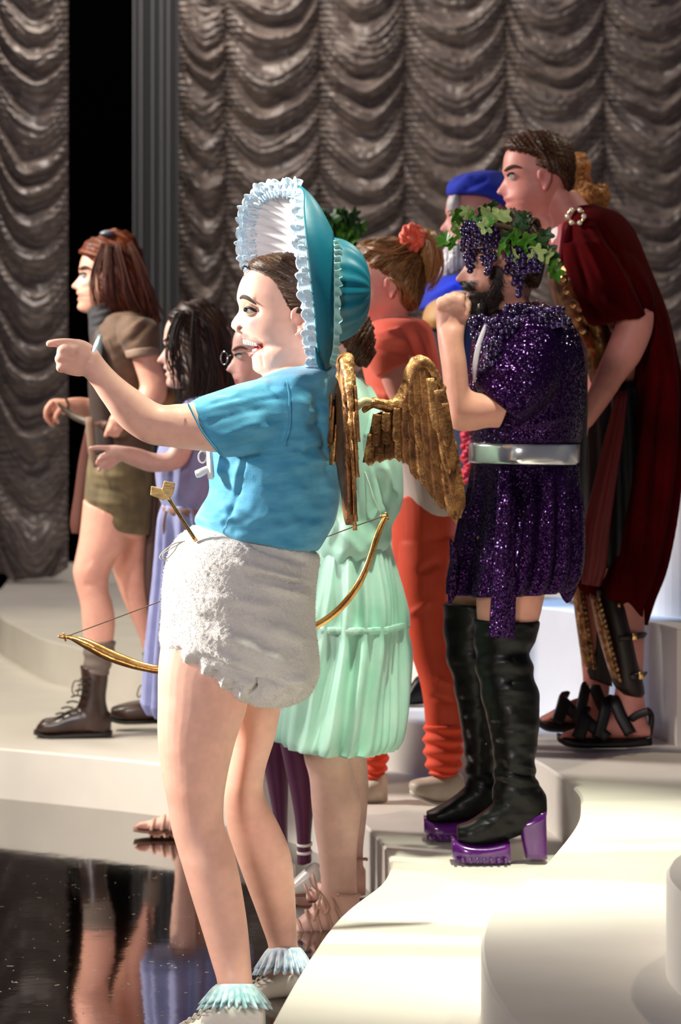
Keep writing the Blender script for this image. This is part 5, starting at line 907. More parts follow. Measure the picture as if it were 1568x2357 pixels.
def thighboot(rg, foot, dd, sole, heel):
    mb = MB(); wr = lambda u, th: .007+.004*np.sin(u*46+1.5*np.sin(th))*math.exp(-((u-.30)/.16)**2)+.004*np.sin(u*60+2*np.sin(th+1))*math.exp(-((u-.82)/.12)**2)
    mb.sil(D, rg, k=8, n=40, fold=wr); mb.sil(D, foot, k=4, n=32, p=2.4); b_ = build(mb, 'thigh_boot', M_kbt, gm, vox=.005, sm=1, post=strokes([], lambda x, y: .004*(n2(x*.04, y*.09, 4)-.5)))
    mb = MB(); mb.sil(D, sole, k=4, n=32, p=3.5); p_ = build(mb, 'platform_sole', M_pur, b_)
    mb = MB(); mb.sil(D, heel, k=3, n=28, p=5); build(mb, 'block_heel', M_pur, b_)
    return b_
b1 = thighboot([(1096, 1424, 1238, 1428, .082, -.11), (1097, 1450, 1232, 1460, .08, -.11), (1099, 1500, 1216, 1500, .07, -.115), (1104, 1550, 1222, 1545, .068, -.12), (1116, 1610, 1235, 1600, .066, -.125), (1128, 1660, 1236, 1660, .064, -.13), (1138, 1710, 1231, 1710, .056, -.135), (1144, 1760, 1226, 1770, .05, -.14), (1142, 1800, 1232, 1800, .048, -.14), (1138, 1840, 1250, 1840, .046, -.14)],
     [(1258, 1830, 1258, 1878, .03, -.14), (1235, 1805, 1240, 1900, .045, -.14), (1180, 1815, 1190, 1925, .05, -.14), (1130, 1855, 1140, 1942, .054, -.145), (1085, 1888, 1090, 1944, .056, -.15), (1052, 1900, 1054, 1938, .04, -.15)], 0,
     [(1172, 1932, 1174, 1984, .05, -.145), (1120, 1940, 1120, 1986, .058, -.15), (1070, 1936, 1070, 1984, .058, -.15), (1040, 1926, 1040, 1972, .04, -.15)],
     [(1196, 1890, 1256, 1862, .046, -.14), (1200, 1930, 1258, 1930, .042, -.14), (1208, 1970, 1260, 1972, .044, -.14)])
b2 = thighboot([(1026, 1388, 1160, 1392, .082, .12), (1027, 1430, 1150, 1440, .078, .13), (1030, 1490, 1140, 1500, .068, .14), (1046, 1560, 1142, 1560, .064, .15), (1058, 1620, 1142, 1620, .06, .16), (1070, 1690, 1140, 1690, .052, .17), (1076, 1740, 1136, 1740, .048, .18), (1078, 1790, 1140, 1790, .046, .19), (1076, 1820, 1150, 1820, .046, .19)],
     [(1160, 1790, 1160, 1850, .03, .19), (1130, 1780, 1135, 1870, .045, .19), (1090, 1795, 1095, 1885, .05, .19), (1050, 1830, 1055, 1892, .052, .19), (1010, 1856, 1012, 1892, .053, .19), (982, 1868, 983, 1888, .035, .19)], 0,
     [(1100, 1880, 1100, 1932, .048, .19), (1040, 1888, 1040, 1934, .055, .19), (1000, 1886, 1000, 1930, .055, .19), (976, 1876, 976, 1914, .036, .19)],
     [(1120, 1850, 1160, 1840, .044, .19), (1124, 1890, 1162, 1890, .042, .19), (1128, 1924, 1164, 1926, .042, .19)])
mb = MB(); mb.box(P(1117, 1700, D+.12), .008, .006, .03); build(mb, 'zip_pull', mat('mirror_silver', 'e8e8ea'), b2)
for bb, x0, x1, y, dd in ((b1, 1050, 1165, 1982, -.205), (b2, 985, 1090, 1930, .138)):
    for i in range(8): mb = MB(); mb.box(P(x0+(x1-x0)*i/7, y-2, D+dd), .007, .02, .012); build(mb, 'tread_lug', M_pur, bb)
# --- grapes and ivy
gmesh = {}
def leafmesh(name, m):
    ang = np.linspace(0, 2*math.pi, 26, endpoint=False); r = .5*(1+.28*np.cos(5*ang)+.12*np.cos(ang)); r[13] *= .75
    v = [(0, 0, .03)]+[(r_*math.cos(a), r_*math.sin(a), -.14*r_*r_*4+.05*math.cos(5*a)) for a, r_ in zip(ang, r)]
    f = [(0, 1+i, 1+(i+1) % 26) for i in range(26)]; mb = MB(); mb.add(v, f); me = bpy.data.meshes.new(name); me.from_pydata(v, [], f)
    bm = bmesh.new(); bm.from_mesh(me); g = bmesh.ops.solidify(bm, geom=bm.faces[:], thickness=.03); bm.to_mesh(me); bm.free()
    me.materials.append(m); return me
def grapemesh(m):
    me = bpy.data.meshes.new('grape'); bm = bmesh.new(); bmesh.ops.create_icosphere(bm, subdivisions=2, radius=1)
    for v in bm.verts: v.co.z *= 1.18
    bm.to_mesh(me); bm.free(); me.polygons.foreach_set('use_smooth', [True]*len(me.polygons)); me.materials.append(m); return me
GR = [grapemesh(mat('grape_skin', '2a1245', rough=.16, coat=.7, color2='180a2c', vscale=30)), grapemesh(mat('grape_skin_light', '3d1c60', rough=.15, coat=.7, color2='240f3c', vscale=30))]
LF = [leafmesh('leaf', mat('ivy_green', '4f8a26', rough=.4, spec=.6)), leafmesh('leaf', mat('ivy_pale', 'b4c87c', rough=.45)), leafmesh('leaf', mat('ivy_dark', '23481a', rough=.45))]
def put(me, name, loc, s_, par, rot=None):
    o = bpy.data.objects.new(name, me); C.objects.link(o); o.parent = par; o.location = Vector(loc)-Vector(org(par)); o.scale = (s_, s_, s_)
    o.rotation_euler = rot or (random.uniform(-3, 3), random.uniform(-.6, .6), random.uniform(-3, 3)); return o
def cluster(par, d, cx, cy, w0, w1, h, dyc, n, r=.0085, rows=None, dep=.02):
    k = 0; y = 0; step = 2*r*F/d*.82; nr = max(2, int(h/step)); R = random.Random(int(cx*7+cy))
    for i in range(nr):
        t = i/(nr-1); wv = w0*(1-t)+w1*t; m_ = max(1, int(wv/step)); 
        for j in range(m_):
            x = cx+(j-(m_-1)/2)*step+R.uniform(-.2, .2)*step; yy = cy+i*step+R.uniform(-.25, .25)*step
            e = ((j-(m_-1)/2)/max(1, m_/2))
            put(GR[R.randint(0, 1)], 'grape', P(x, yy, d+dyc-dep*(1-e*e)+R.uniform(-.006, .006)), r*R.uniform(.9, 1.1), par)
            k += 1
    return k
wr = thing('grape_wreath', P(1150, 540, D), 'ivy wreath with hanging purple grape bunches on the bearded man\'s head', 'wreath')
K = cluster(wr, D, 1105, 515, 85, 95, 70, -.085, 0, dep=.03); K += cluster(wr, D, 1083, 575, 52, 22, 68, -.06, 0, dep=.02); K += cluster(wr, D, 1124, 580, 48, 16, 64, -.10, 0, dep=.02)
K += cluster(wr, D, 1205, 575, 86, 96, 66, -.10, 0, dep=.03); K += cluster(wr, D, 1192, 630, 44, 14, 62, -.105, 0, dep=.015); K += cluster(wr, D, 1072, 530, 26, 14, 36, -.02, 0)
for x, y, z, s_, k_ in [(1055, 492, -.04, .042, 0), (1075, 488, -.06, .035, 1), (1042, 500, -.02, .03, 0), (1090, 500, -.08, .04, 0), (1048, 520, -.03, .028, 1), (1060, 535, -.04, .03, 0), (1028, 555, -.01, .042, 0), (1044, 560, -.02, .036, 0), (1018, 548, .01, .03, 0), (1112, 484, -.08, .03, 2),
      (1125, 490, -.09, .04, 1), (1145, 492, -.09, .044, 1), (1158, 498, -.09, .034, 1), (1135, 474, -.06, .026, 2), (1118, 522, -.12, .036, 1), (1128, 510, -.12, .028, 0), (1150, 565, -.12, .044, 0), (1170, 548, -.12, .034, 2), (1185, 545, -.125, .036, 0), (1205, 505, -.11, .04, 2), (1195, 525, -.12, .034, 2), (1215, 552, -.12, .045, 0), (1240, 560, -.11, .04, 2), (1240, 578, -.12, .04, 1), (1255, 590, -.10, .038, 1), (1182, 585, -.13, .03, 1), (1190, 600, -.13, .026, 1), (1205, 570, -.13, .03, 0), (1265, 610, -.09, .04, 0), (1280, 625, -.08, .04, 0), (1288, 618, -.07, .034, 2), (1262, 575, -.08, .045, 2), (1256, 540, -.09, .032, 2), (1270, 600, -.08, .03, 1), (1070, 508, -.07, .034, 2), (1100, 512, -.1, .03, 0), (1165, 575, -.13, .032, 0), (1227, 590, -.13, .03, 1)]:
    put(LF[k_], 'leaf', P(x, y, D+z), s_*1.1, wr, (math.pi/2+random.uniform(-.7, .7), random.uniform(-.5, .7), random.uniform(-3, 3)))
mb = MB(); mb.tube([P(1062, 530, D+.0), P(1100, 515, D-.09), P(1160, 520, D-.115), P(1220, 545, D-.11), P(1262, 585, D-.04), P(1255, 560, D+.06), P(1160, 520, D+.11), P(1080, 520, D+.08), P(1062, 530, D)], .006, n=6); build(mb, 'vine_stem', mat('vine_brown', '4a3a20', rough=.7), wr)
gd = thing('grape_garland', P(1180, 760, D-.15), 'garland of dark purple grapes round the bearded man\'s neck and shoulders', 'garland')
K += cluster(gd, D, 1190, 704, 60, 70, 40, -.12, 0, dep=.03); K += cluster(gd, D, 1262, 712, 84, 84, 52, -.15, 0, dep=.03); K += cluster(gd, D, 1300, 738, 30, 12, 34, -.13, 0)
K += cluster(gd, D, 1162, 738, 110, 60, 60, -.16, 0, dep=.03); K += cluster(gd, D, 1096, 732, 46, 20, 70, -.13, 0, dep=.02); K += cluster(gd, D, 1135, 790, 52, 20, 66, -.215, 0, dep=.01)

# ================================================================== roman soldier in the red cape
D = F/791.0
rm = thing('person', P(1390, 1712, D), 'tall short-haired man as a Roman soldier, long dark-red cape, greaves and black sandals', 'person'); ORG[rm.name][2] = .34; rm.location[2] = .34
hm = hmap(1153, 312, 189, -4)
mb = MB(); head(mb, D, hm, 196, mouth=.015)
tor = [(1290, 530, 1400, 500, .10), (1262, 580, 1470, 560, .19), (1262, 680, 1490, 660, .2), (1290, 780, 1500, 780, .18), (1320, 900, 1480, 900, .17), (1345, 1000, 1480, 1000, .16), (1345, 1120, 1490, 1120, .17), (1345, 1220, 1490, 1220, .17)]
mb.sil(D, inset(tor, .85), k=2); mb.sil(D, [(1240, 440, 1330, 440, .06), (1258, 500, 1370, 490, .08), (1270, 540, 1400, 520, .1)], k=2)
mb.sil(D, [(1420, 672, 1478, 680, .05, -.15), (1414, 705, 1500, 708, .058, -.185), (1418, 740, 1505, 735, .056, -.20), (1400, 790, 1498, 775, .05, -.21), (1385, 825, 1472, 832, .046, -.22), (1368, 868, 1440, 872, .042, -.225), (1350, 912, 1408, 920, .036, -.23), (1340, 945, 1380, 958, .028, -.23), (1330, 965, 1362, 982, .022, -.23)], k=4)
for i in range(4): finger(mb, D, [(1345+i*6, 970-i*2, -.235+.01*i), (1332+i*6, 990-i*2, -.24), (1330+i*6, 1010-i*3, -.23)], 8, 6)
finger(mb, D, [(1350, 950, -.20), (1330, 960, -.19), (1318, 975, -.19)], 8, 6)
mb.sil(D, [(1370, 900, 1375, 940, .03, .05), (1356, 840, 1366, 872, .024, -.02), (1350, 838, 1356, 866, .018, -.04)], k=3)
for i in range(3): finger(mb, D, [(1366, 845+i*9, -.03), (1352, 846+i*9, -.05), (1348, 854+i*8, -.05)], 6, 4.5)
mb.sil(D, [(1330, 1200, 1480, 1220, .14), (1325, 1300, 1470, 1310, .13)], k=2)
mb.sil(D, [(1370, 1280, 1500, 1290, .085, -.08), (1376, 1360, 1484, 1380, .07, -.10), (1392, 1440, 1484, 1440, .058, -.11), (1408, 1510, 1482, 1510, .052, -.115), (1418, 1570, 1480, 1570, .04, -.12), (1412, 1610, 1484, 1612, .036, -.12), (1408, 1650, 1490, 1655, .037, -.12), (1400, 1690, 1496, 1690, .037, -.12)], k=4)
mb.sil(D, [(1320, 1280, 1440, 1290, .085, .08), (1322, 1360, 1420, 1380, .07, .09), (1330, 1440, 1410, 1440, .058, .09), (1338, 1520, 1404, 1520, .046, .09), (1342, 1570, 1404, 1580, .036, .09), (1336, 1610, 1400, 1615, .036, .09), (1330, 1655, 1404, 1655, .036, .09)], k=4)
mb.sil(D, [(1496, 1668, 1496, 1700, .026, -.12), (1440, 1640, 1445, 1700, .036, -.12), (1390, 1645, 1395, 1700, .04, -.12), (1350, 1668, 1352, 1700, .042, -.12), (1310, 1682, 1310, 1700, .042, -.12), (1294, 1690, 1294, 1699, .03, -.12)], k=4)
mb.sil(D, [(1404, 1630, 1404, 1665, .026, .09), (1340, 1606, 1345, 1666, .036, .09), (1300, 1620, 1302, 1666, .04, .09), (1264, 1640, 1264, 1666, .042, .09), (1244, 1650, 1244, 1665, .03, .09)], k=4)
for i in range(5): finger(mb, D, [(1318+2*i, 1690, -.158+.017*i), (1302+3*i, 1692, -.16+.017*i), (1292+4*i, 1697, -.16+.017*i)], 6-.5*i, 4.5-.3*i)
build(mb, 'body', skin(), rm, vox=.005, sm=2, paint=painter('d68d80', [(1258, 412, 20, 26, 'c46064', .55), (1170, 462, 12, 8, 'a84a4c', .5), (1230, 470, 40, 30, 'c8706a', .4), (1440, 730, 60, 30, 'dc9a8a', .4), (1310, 1690, 20, 10, 'c87860', .5)]))
eyes(rm, D, hm, 196, brow='4a2a1a')
mb = MB(); mb.sil(D, [(1205, 303, 1262, 302, .03), (1166, 326, 1302, 322, .075), (1160, 345, 1318, 352, .098), (1206, 362, 1324, 388, .106), (1212, 380, 1322, 410, .107), (1232, 386, 1318, 430, .10), (1276, 400, 1312, 445, .088), (1296, 430, 1308, 450, .06)], k=4, n=44)
po, pa = hair_fx(lambda x, y: np.hypot(x-1150, y-470)*.3+x*.25, .004, ('160b06', '6a3c1e'), .6, 5); hr = build(mb, 'hair', hairmat('short_brown_hair'), rm, vox=.005, sm=1, post=po, paint=pa)
strands(hr, rm, lambda x, y: np.hypot(x-1170, y-520), 5500, .022, .0009, ('120805', '7a4a28'), wave=.2, seed=8, rnd=.3, steps=5, lift=.003)
mb = MB(); mb.sil(D, [(1262, 530, 1300, 520, .09, 0), (1264, 560, 1310, 560, .13, 0), (1270, 600, 1310, 600, .15, 0)], k=3); build(mb, 'undershirt', cloth('white_undershirt', 'd8c8c4'), rm, vox=.006)
M_arm = mat('brass_armour', '9a6c3a', rough=.35, metal=.8, bump=.8, bscale=35, color2='4a2c18', vscale=20)
mb = MB(); mb.sil(D, [(1268, 590, 1320, 585, .12, 0), (1262, 640, 1350, 640, .19, 0), (1278, 700, 1390, 700, .2, 0), (1310, 780, 1420, 780, .19, 0), (1335, 860, 1440, 860, .175, 0), (1345, 900, 1450, 900, .17, 0)], k=4); cu = build(mb, 'cuirass', M_arm, rm, vox=.006, post=strokes([(1300, 640, 1350, 720, 8, 8), (1320, 700, 1360, 790, 8, -8), (1290, 620, 1330, 690, 6, -6)], lambda x, y: .006*(n2(x*.09, y*.09, 2)-.5)))
for i, (x, y) in enumerate([(1300, 640), (1306, 668), (1322, 700), (1334, 730), (1344, 760)]): mb = MB(); mb.ball(P(x, y, D-.17), (.012, .010, .012), 8); build(mb, 'stud', mat('brass_stud', 'e0b070', rough=.2, metal=.9), cu)
mb = MB(); mb.sil(D, [(1345, 880, 1470, 880, .165), (1338, 960, 1485, 960, .17), (1340, 1050, 1490, 1050, .18), (1340, 1200, 1495, 1200, .19), (1342, 1300, 1490, 1300, .185)], k=4, n=60, fold=lambda u, th: .010*np.sin(th*14)); build(mb, 'kilt', cloth('black_kilt', '0b0809', rough=.6), rm)
# cape, wrapped over the near shoulder and down the back
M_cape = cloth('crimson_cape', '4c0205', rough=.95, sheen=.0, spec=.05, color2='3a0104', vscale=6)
cape = [(1318, 478, 1372, 474, .09, 0), (1296, 510, 1432, 498, .16, 0), (1276, 570, 1474, 562, .215, 0), (1268, 640, 1496, 640, .235, 0), (1288, 700, 1520, 700, .235, 0)]
sl2 = [(1290, 560, 1440, 560, .09, -.13), (1300, 620, 1470, 600, .10, -.15), (1325, 690, 1500, 660, .10, -.17), (1350, 740, 1506, 700, .09, -.185), (1366, 752, 1503, 722, .082, -.19)]
bk = [(1420, 500, 1462, 545, .12, .03), (1430, 600, 1492, 620, .19, .03), (1450, 700, 1530, 720, .21, .02), (1450, 800, 1552, 820, .215, .02), (1440, 900, 1566, 900, .215, .02), (1420, 1000, 1566, 1000, .215, .0), (1400, 1100, 1560, 1100, .215, 0), (1375, 1200, 1546, 1210, .21, 0), (1352, 1300, 1525, 1310, .205, 0), (1340, 1352, 1500, 1375, .195, 0), (1385, 1385, 1486, 1420, .15, 0), (1452, 1420, 1482, 1438, .08, 0)]
mb = MB(); mb.sil(D, cape, k=4, n=40); mb.sil(D, sl2, k=4); mb.sil(D, bk, k=5, n=120, fold=lambda u, th: .016*np.sin(th*10+2*np.sin(th*2)+u)*min(1, u*2.2))
cs = [(1350, 505, 1500, 760, 9, 9), (1370, 500, 1520, 740, 9, -10), (1330, 520, 1400, 660, 9, 9), (1315, 540, 1360, 690, 8, -9), (1300, 570, 1330, 720, 8, 8), (1400, 560, 1500, 820, 9, 9), (1440, 560, 1540, 860, 9, -9), (1380, 680, 1470, 740, 10, 9), (1340, 680, 1390, 740, 8, -9), (1420, 900, 1370, 1340, 14, 16), (1450, 880, 1430, 1380, 12, -14), (1490, 860, 1470, 1400, 14, 12), (1530, 860, 1500, 1360, 10, -12), (1480, 620, 1550, 900, 8, 8)]
cpe = build(mb, 'cape', M_cape, rm, vox=.0065, sm=3, post=strokes(cs))
mb = MB(); mb.sil(D, [(1280, 520, 1322, 500, .05, -.06), (1270, 560, 1320, 550, .09, -.05), (1264, 600, 1308, 600, .12, -.03), (1268, 640, 1290, 636, .12, -.02)], k=4); build(mb, 'neck_drape', cloth('crimson_bright', '8a0a22', rough=.5), rm, vox=.005, post=strokes([(1300, 505, 1285, 620, 5, 9), (1315, 510, 1300, 620, 5, -8)]))
mb = MB()
mb.sil(D, [(1425, 900, 1440, 900, .01, -.19), (1398, 1000, 1432, 1000, .022, -.195), (1372, 1110, 1416, 1110, .028, -.195), (1350, 1210, 1404, 1212, .03, -.19), (1342, 1290, 1396, 1300, .03, -.185), (1344, 1345, 1380, 1350, .02, -.18)], k=5, n=40, fold=lambda u, th: .006*np.sin(th*5+u*3)); build(mb, 'cape_fold', cloth('crimson_lit', '6a0508', rough=.6), rm)  # light catching this fold is put into its colour, a brighter crimson than the cape
mb = MB(); mb.tube([P(1326+19*math.cos(a), 498+17*math.sin(a), D-.165-.02*math.cos(a)) for a in np.linspace(0, 2*math.pi, 15)], .004, n=8, k=3); br = build(mb, 'brooch', mat('brass_stud', 'e0b070'), rm)
for a in np.linspace(0, 2*math.pi, 7)[:-1]: mb = MB(); mb.ball(P(1326+19*math.cos(a), 498+17*math.sin(a), D-.172-.02*math.cos(a)), .0075, 8); build(mb, 'gem', mat('crystal_gem', 'f0e6d8', rough=.05, metal=.4, coat=1.), br)
mb = MB(); v = [P(1338, 500, D-.10), P(1362, 478, D-.06), P(1392, 500, D-.05), P(1376, 518, D-.08)]; mb.grid(np.array([[v[0], v[1]], [v[3], v[2]]]), closed=False, cap=False); build(mb, 'shoulder_strap', mat('dark_red_leather', '3c1010', rough=.4), rm, solid=.01, flat=True)
mb = MB(); mb.sil(D, [(1375, 476, 1424, 492, .03, .02), (1384, 500, 1430, 505, .05, .02)], k=3); build(mb, 'pauldron', mat('dark_red_leather', '3c1010'), rm)
M_grv = mat('hammered_brass', 'c09468', rough=.3, metal=.85, bump=1., bscale=120, color2='6a4428', vscale=50); M_dl = mat('dark_brown_leather', '20120d', rough=.45, bump=.1, bscale=60)
for gold, dark, dd in (([(1357, 1366, 1382, 1378, .03, -.17), (1370, 1430, 1398, 1432, .032, -.175), (1385, 1490, 1414, 1490, .03, -.175), (1402, 1545, 1426, 1545, .026, -.17), (1409, 1563, 1431, 1566, .02, -.168)], [(1372, 1350, 1446, 1400, .06, -.125), (1378, 1400, 1450, 1430, .062, -.13), (1390, 1460, 1462, 1480, .06, -.13), (1402, 1520, 1474, 1540, .054, -.13), (1410, 1570, 1484, 1590, .05, -.13), (1430, 1596, 1478, 1604, .04, -.13)], -1),
                       ([(1316, 1340, 1341, 1346, .035, .02), (1322, 1400, 1352, 1400, .035, .02), (1330, 1460, 1362, 1460, .032, .02), (1338, 1515, 1371, 1515, .028, .02), (1342, 1533, 1372, 1536, .02, .02)], [(1338, 1345, 1400, 1370, .062, .09), (1344, 1400, 1396, 1420, .06, .09), (1352, 1480, 1400, 1490, .054, .09), (1342, 1532, 1408, 1545, .048, .09), (1346, 1556, 1410, 1580, .044, .09)], 1)):
    mb = MB(); mb.sil(D, dark, k=4, n=32); dk = build(mb, 'greave_backing', M_dl, rm)
    mb = MB(); mb.sil(D, gold, k=5, n=30); build(mb, 'greave', M_grv, rm)
    for i in range(16):
        t = i/15; a = gold[0]; b = gold[-1]; x = a[2]+(b[2]-a[2])*t; y = a[3]+(b[3]-a[3])*t; mb = MB(); mb.ball(P(x-3, y, D+a[5]-.032), (.006, .004, .008), 6); build(mb, 'rivet', M_grv, dk)
mb = MB(); mb.tube([P(1424, 1392, D-.185)+[0, 0, 0], P(1428, 1392, D-.187)], .009, n=10); build(mb, 'stud', mat('brass_stud', 'e0b070'), rm)
for y, x0, x1 in ((1466, 1424, 1482), (1556, 1452, 1484)):
    mb = MB(); mb.ptube(D, [(x0, y+4, -.19), ((x0+x1)/2, y, -.185), (x1, y-4, -.14), (x1+2, y-4, -.08)], 7, n=8, flat=.4, flatdir=(0, 1, 0)); s_ = build(mb, 'greave_strap', M_dl, rm)
    mb = MB(); mb.box(P((x0+x1)/2+8, y-1, D-.19), .014, .006, .022); build(mb, 'buckle', mat('brass_stud', 'e0b070'), s_, bev=.002)
M_bs = mat('black_sandal_leather', '0c0908', rough=.45, bump=.1, bscale=50)
for (dd, X, Y, dl) in ((-.12, 0, 0, 0), (.09, -48, -36, 0)):
    mb = MB(); mb.sil(D, [(X+1498, Y+1690, X+1498, Y+1715, .036, dd), (X+1440, Y+1698, X+1440, Y+1719, .045, dd), (X+1370, Y+1699, X+1370, Y+1720, .05, dd), (X+1310, Y+1694, X+1310, Y+1718, .05, dd), (X+1284, Y+1688, X+1284, Y+1706, .036, dd)], k=4, p=3.2); sd = build(mb, 'sandal', M_bs, rm)
    for (xa, ya), (xb, yb), w_ in (((1352, 1640), (1330, 1700), 12), ((1400, 1615), (1376, 1700), 10), ((1408, 1610), (1452, 1690), 11), ((1340, 1655), (1400, 1700), 11), ((1440, 1655), (1496, 1636), 7)):
        mb = MB(); mb.tube([P(X+xa, Y+ya, D+dd+.01), P(X+xa*.85+xb*.15, Y+ya+3, D+dd-.03), P(X+(xa+xb)/2, Y+(ya+yb)/2, D+dd-.043), P(X+xb, Y+yb, D+dd-.05)], w_*1.3*D/F, n=10, flat=.28, flatdir=(0, 1, .01)); build(mb, 'strap', M_bs, sd)
    mb = MB(); mb.ptube(D, [(X+1492, Y+1632, dd-.02), (X+1500, Y+1650, dd-.005), (X+1496, Y+1690, dd-.0)], [6, 7, 7], n=8); build(mb, 'heel_counter', M_bs, sd)
# ================================================================== old man in the blue hat
D = F/694.0
bh = thing('person', P(1040, 1620, D), 'white-bearded person in floppy royal-blue hat and blue collar behind the grape-wreathed man', 'person'); ORG[bh.name][2] = .34; bh.location[2] = .34
hm = hmap(1022, 420, 160, -2)
mb = MB(); head(mb, D, hm, 160)
rb = [(1030, 625, 1130, 610, .08), (985, 665, 1150, 650, .17), (972, 720, 1160, 720, .19), (985, 800, 1160, 800, .18), (1000, 900, 1160, 900, .17), (1010, 1000, 1160, 1000, .17), (1010, 1100, 1160, 1100, .18), (990, 1250, 1150, 1250, .2), (975, 1400, 1130, 1400, .2), (965, 1500, 1100, 1500, .18)]
mb.sil(D, inset(rb, .85), k=2); side_arm(mb, D, [(1100, 690, -.15), (1125, 820, -.18), (1120, 940, -.18)], 36, 20); side_arm(mb, D, [(1100, 690, .16), (1125, 820, .2), (1120, 940, .2)], 36, 20)
build(mb, 'body', skin(), bh, vox=.0055, sm=2, paint=painter('c98a80', [(1020, 500, 14, 14, 'd0807c', .5), (1030, 530, 8, 6, '9a4a48', .6)])); eyes(bh, D, hm, 160, brow='a8a4a4')
mb = MB(); mb.sil(D, [(1060, 402, 1120, 392, .04), (1034, 418, 1160, 398, .12), (1027, 440, 1180, 420, .15), (1036, 452, 1190, 445, .15), (1090, 452, 1186, 468, .12), (1120, 462, 1170, 478, .06)], k=4); build(mb, 'floppy_hat', cloth('royal_blue_velvet', '0624a0', rough=.85, sheen=.0), bh, vox=.006, post=strokes([(1040, 440, 1090, 400, 8, 8), (1060, 445, 1130, 405, 8, -8), (1035, 425, 1060, 402, 5, 5)]))
mb = MB(); mb.sil(D, [(1030, 560, 1090, 560, .07), (1012, 590, 1100, 590, .085), (1006, 620, 1100, 620, .085), (1015, 645, 1080, 645, .06)], k=4); po_ = 0; m5 = MB(); m5.sil(D, [(1034, 452, 1060, 448, .04, -.05), (1028, 470, 1062, 468, .05, -.05), (1034, 486, 1060, 485, .03, -.05)], k=3); build(m5, 'white_fringe', mat('white_hair', 'b8b4b4', rough=.6), bh, vox=.006)
po, pa = hair_fx(lambda x, y: x*.7, .006, ('8a8690', 'd8d4d4'), .5, 5); build(mb, 'white_beard', hairmat('white_beard'), bh, vox=.006, post=po, paint=pa)
mb = MB(); mb.sil(D, rb, k=4); build(mb, 'navy_robe', cloth('navy_robe', '0a0c2c', rough=.7), bh, vox=.007)
mb = MB(); mb.sil(D, [(1000, 640, 1120, 632, .14), (975, 665, 1140, 655, .19), (962, 700, 1120, 700, .2), (965, 715, 1060, 705, .19)], k=4); build(mb, 'blue_collar', cloth('royal_blue_velvet', '0624a0'), bh, vox=.006, post=strokes([(980, 690, 1060, 650, 7, 7)]))
mb = MB(); mb.sil(D, [(1030, 672, 1100, 672, .1, -.12), (985, 700, 1090, 700, .11, -.12), (972, 735, 1070, 735, .11, -.13), (978, 755, 1040, 758, .09, -.13)], k=4); build(mb, 'tan_sash', cloth('tan_sash', 'b07c3c', rough=.6), bh, vox=.006)
for i in range(13):
    y = 990+i*9.5; mb = MB(); mb.ptube(D, [(1078-6*math.sin(i*1.3), y, -.19), (1070-6*math.sin(i*1.3), y+7, -.20)], [8, 6], n=8); mb.ball(P(1074-9*math.sin(i*2.1), y, D-.19), .010, 6); build(mb, 'red_tassel', cloth('scarlet_tassel', 'd01818', rough=.5), bh)
mb = MB(); mb.sil(D, [(970, 1480, 1100, 1480, .17), (975, 1560, 1060, 1560, .1)], k=3); build(mb, 'robe_hem', cloth('navy_robe', '0a0c2c'), bh)
for x0, dd in ((0, -.07), (60, .07)):
    mb = MB(); mb.sil(D, [(x0+985, 1560, x0+986, 1620, .03, dd), (x0+960, 1556, x0+960, 1622, .042, dd), (x0+938, 1588, x0+938, 1622, .044, dd), (x0+918, 1600, x0+918, 1620, .03, dd)], k=4, p=2.6); build(mb, 'black_shoe', mat('black_leather', '0c0a09'), bh, vox=.006)
# ================================================================== person with the ginger curls
D = F/700.0
gp = thing('person', P(1385, 1640, D), 'person with piled ginger-blond curls, hidden behind the red-caped soldier', 'person'); ORG[gp.name][2] = .34; gp.location[2] = .34
hm = hmap(1216, 372, 156, 0)
mb = MB(); head(mb, D, hm, 158)
rb = [(1310, 560, 1400, 560, .09), (1280, 600, 1440, 600, .17), (1285, 750, 1440, 750, .17), (1290, 900, 1430, 900, .16), (1290, 1100, 1440, 1100, .17), (1285, 1300, 1440, 1300, .18), (1300, 1330, 1430, 1330, .16)]
mb.sil(D, inset(rb, .85), k=2)
for dd, x0 in ((-.06, 0), (.07, 30)): mb.sil(D, [(x0+1325, 1300, x0+1375, 1300, .05, dd), (x0+1330, 1450, x0+1372, 1450, .045, dd), (x0+1335, 1560, x0+1368, 1560, .033, dd), (x0+1320, 1628, x0+1370, 1630, .035, dd)], k=3)
side_arm(mb, D, [(1365, 620, -.14), (1385, 760, -.18), (1380, 890, -.18)], 36, 20); side_arm(mb, D, [(1365, 620, .15), (1385, 760, .2), (1380, 890, .2)], 36, 20)
build(mb, 'body', skin(), gp, vox=.006, sm=2, paint=painter('d8a08c')); eyes(gp, D, hm, 158)
mb = MB(); mb.sil(D, [(1320, 358, 1346, 356, .03), (1300, 372, 1352, 370, .07), (1288, 395, 1350, 400, .09), (1290, 420, 1346, 425, .1), (1300, 440, 1392, 430, .11), (1310, 465, 1400, 455, .11), (1320, 490, 1398, 485, .09), (1335, 505, 1380, 500, .05)], k=4)
po, pa = hair_fx(lambda x, y: np.hypot(x-1370, y-450)*.5+6*np.sin(y*.15), .010, ('8a4a18', 'e09a50'), .4, 5); hr = build(mb, 'curly_hair', hairmat('ginger_hair'), gp, vox=.006, post=po, paint=pa)
strands(hr, gp, lambda x, y: np.hypot(x-1370, y-450)+8*np.sin(y*.1), 3000, .05, .001, ('8a4a18', 'e8a860'), wave=.6, seed=9, rnd=.3)
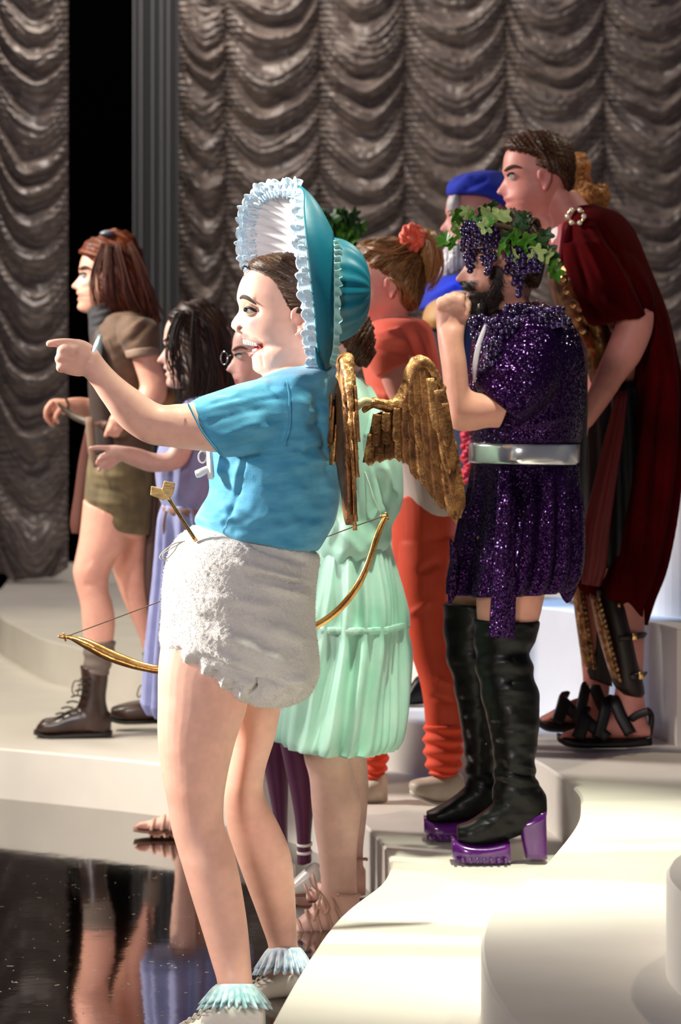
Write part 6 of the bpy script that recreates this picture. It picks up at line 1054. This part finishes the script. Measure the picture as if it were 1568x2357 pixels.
mb = MB(); locks(mb, D, [[(1330, 362, -.03), (1352, 378, -.05), (1340, 400, -.06), (1352, 420, -.05)], [(1360, 432, -.06), (1392, 440, -.06), (1380, 465, -.08), (1400, 485, -.05)]], 40, 7, r=2.5, wav=8, seed=21); build(mb, 'curls', mat('ginger_curls', 'b87034', rough=.45), gp)
mb = MB(); mb.sil(D, rb, k=4); build(mb, 'robe', cloth('dark_robe', '1c1218'), gp, vox=.008)
# ================================================================== person with the ivy crown
D = F/650.0
ip = thing('person', P(760, 1595, D), 'person with a leafy ivy crown, hidden behind the teal bonnet', 'person'); ORG[ip.name][2] = .34; ip.location[2] = .34
hm = hmap(690, 490, 150, 0)
mb = MB(); head(mb, D, hm, 150)
rb = [(720, 660, 790, 660, .09), (690, 700, 820, 700, .17), (692, 850, 815, 850, .17), (700, 1000, 810, 1000, .16), (690, 1200, 820, 1200, .17), (688, 1500, 825, 1500, .19)]
mb.sil(D, inset(rb, .85), k=2); 
for dd, x0 in ((-.06, 0), (.07, 26)): mb.sil(D, [(x0+725, 1480, x0+770, 1480, .045, dd), (x0+728, 1560, x0+762, 1560, .033, dd), (x0+716, 1592, x0+764, 1594, .035, dd)], k=3)
side_arm(mb, D, [(755, 710, -.14), (745, 840, -.18), (725, 960, -.18)], 34, 19); side_arm(mb, D, [(755, 710, .15), (745, 840, .2), (725, 960, .2)], 34, 19)
build(mb, 'body', skin(), ip, vox=.006, sm=2, paint=painter('caa08c')); eyes(ip, D, hm, 150)
mb = MB(); mb.sil(D, [(730, 480, 780, 480, .03), (705, 500, 815, 500, .09), (702, 530, 820, 540, .1), (735, 570, 818, 580, .1), (750, 620, 800, 620, .07)], k=4); build(mb, 'hair', mat('black_hair', '100c0a', rough=.5), ip, vox=.007)
mb = MB(); mb.sil(D, rb, k=4); build(mb, 'robe', cloth('dark_robe', '1c1218'), ip, vox=.008)
iw = thing('ivy_crown', P(768, 530, D), 'crown of ivy leaves peeking out behind the teal bonnet', 'wreath')
R = random.Random(5)
for i in range(70):
    a = R.uniform(-1, 1); x = 770+58*a+R.uniform(-6, 6); y = 520-40*math.sqrt(max(0, 1-a*a))*R.uniform(.2, 1.2)+R.uniform(0, 60)
    put(LF[2 if R.random() < .6 else 0], 'leaf', P(x, y, D-.11-R.uniform(-.02, .03)), R.uniform(.04, .06), iw, (math.pi/2+R.uniform(-.8, .8), R.uniform(-.8, .8), R.uniform(-3, 3)))
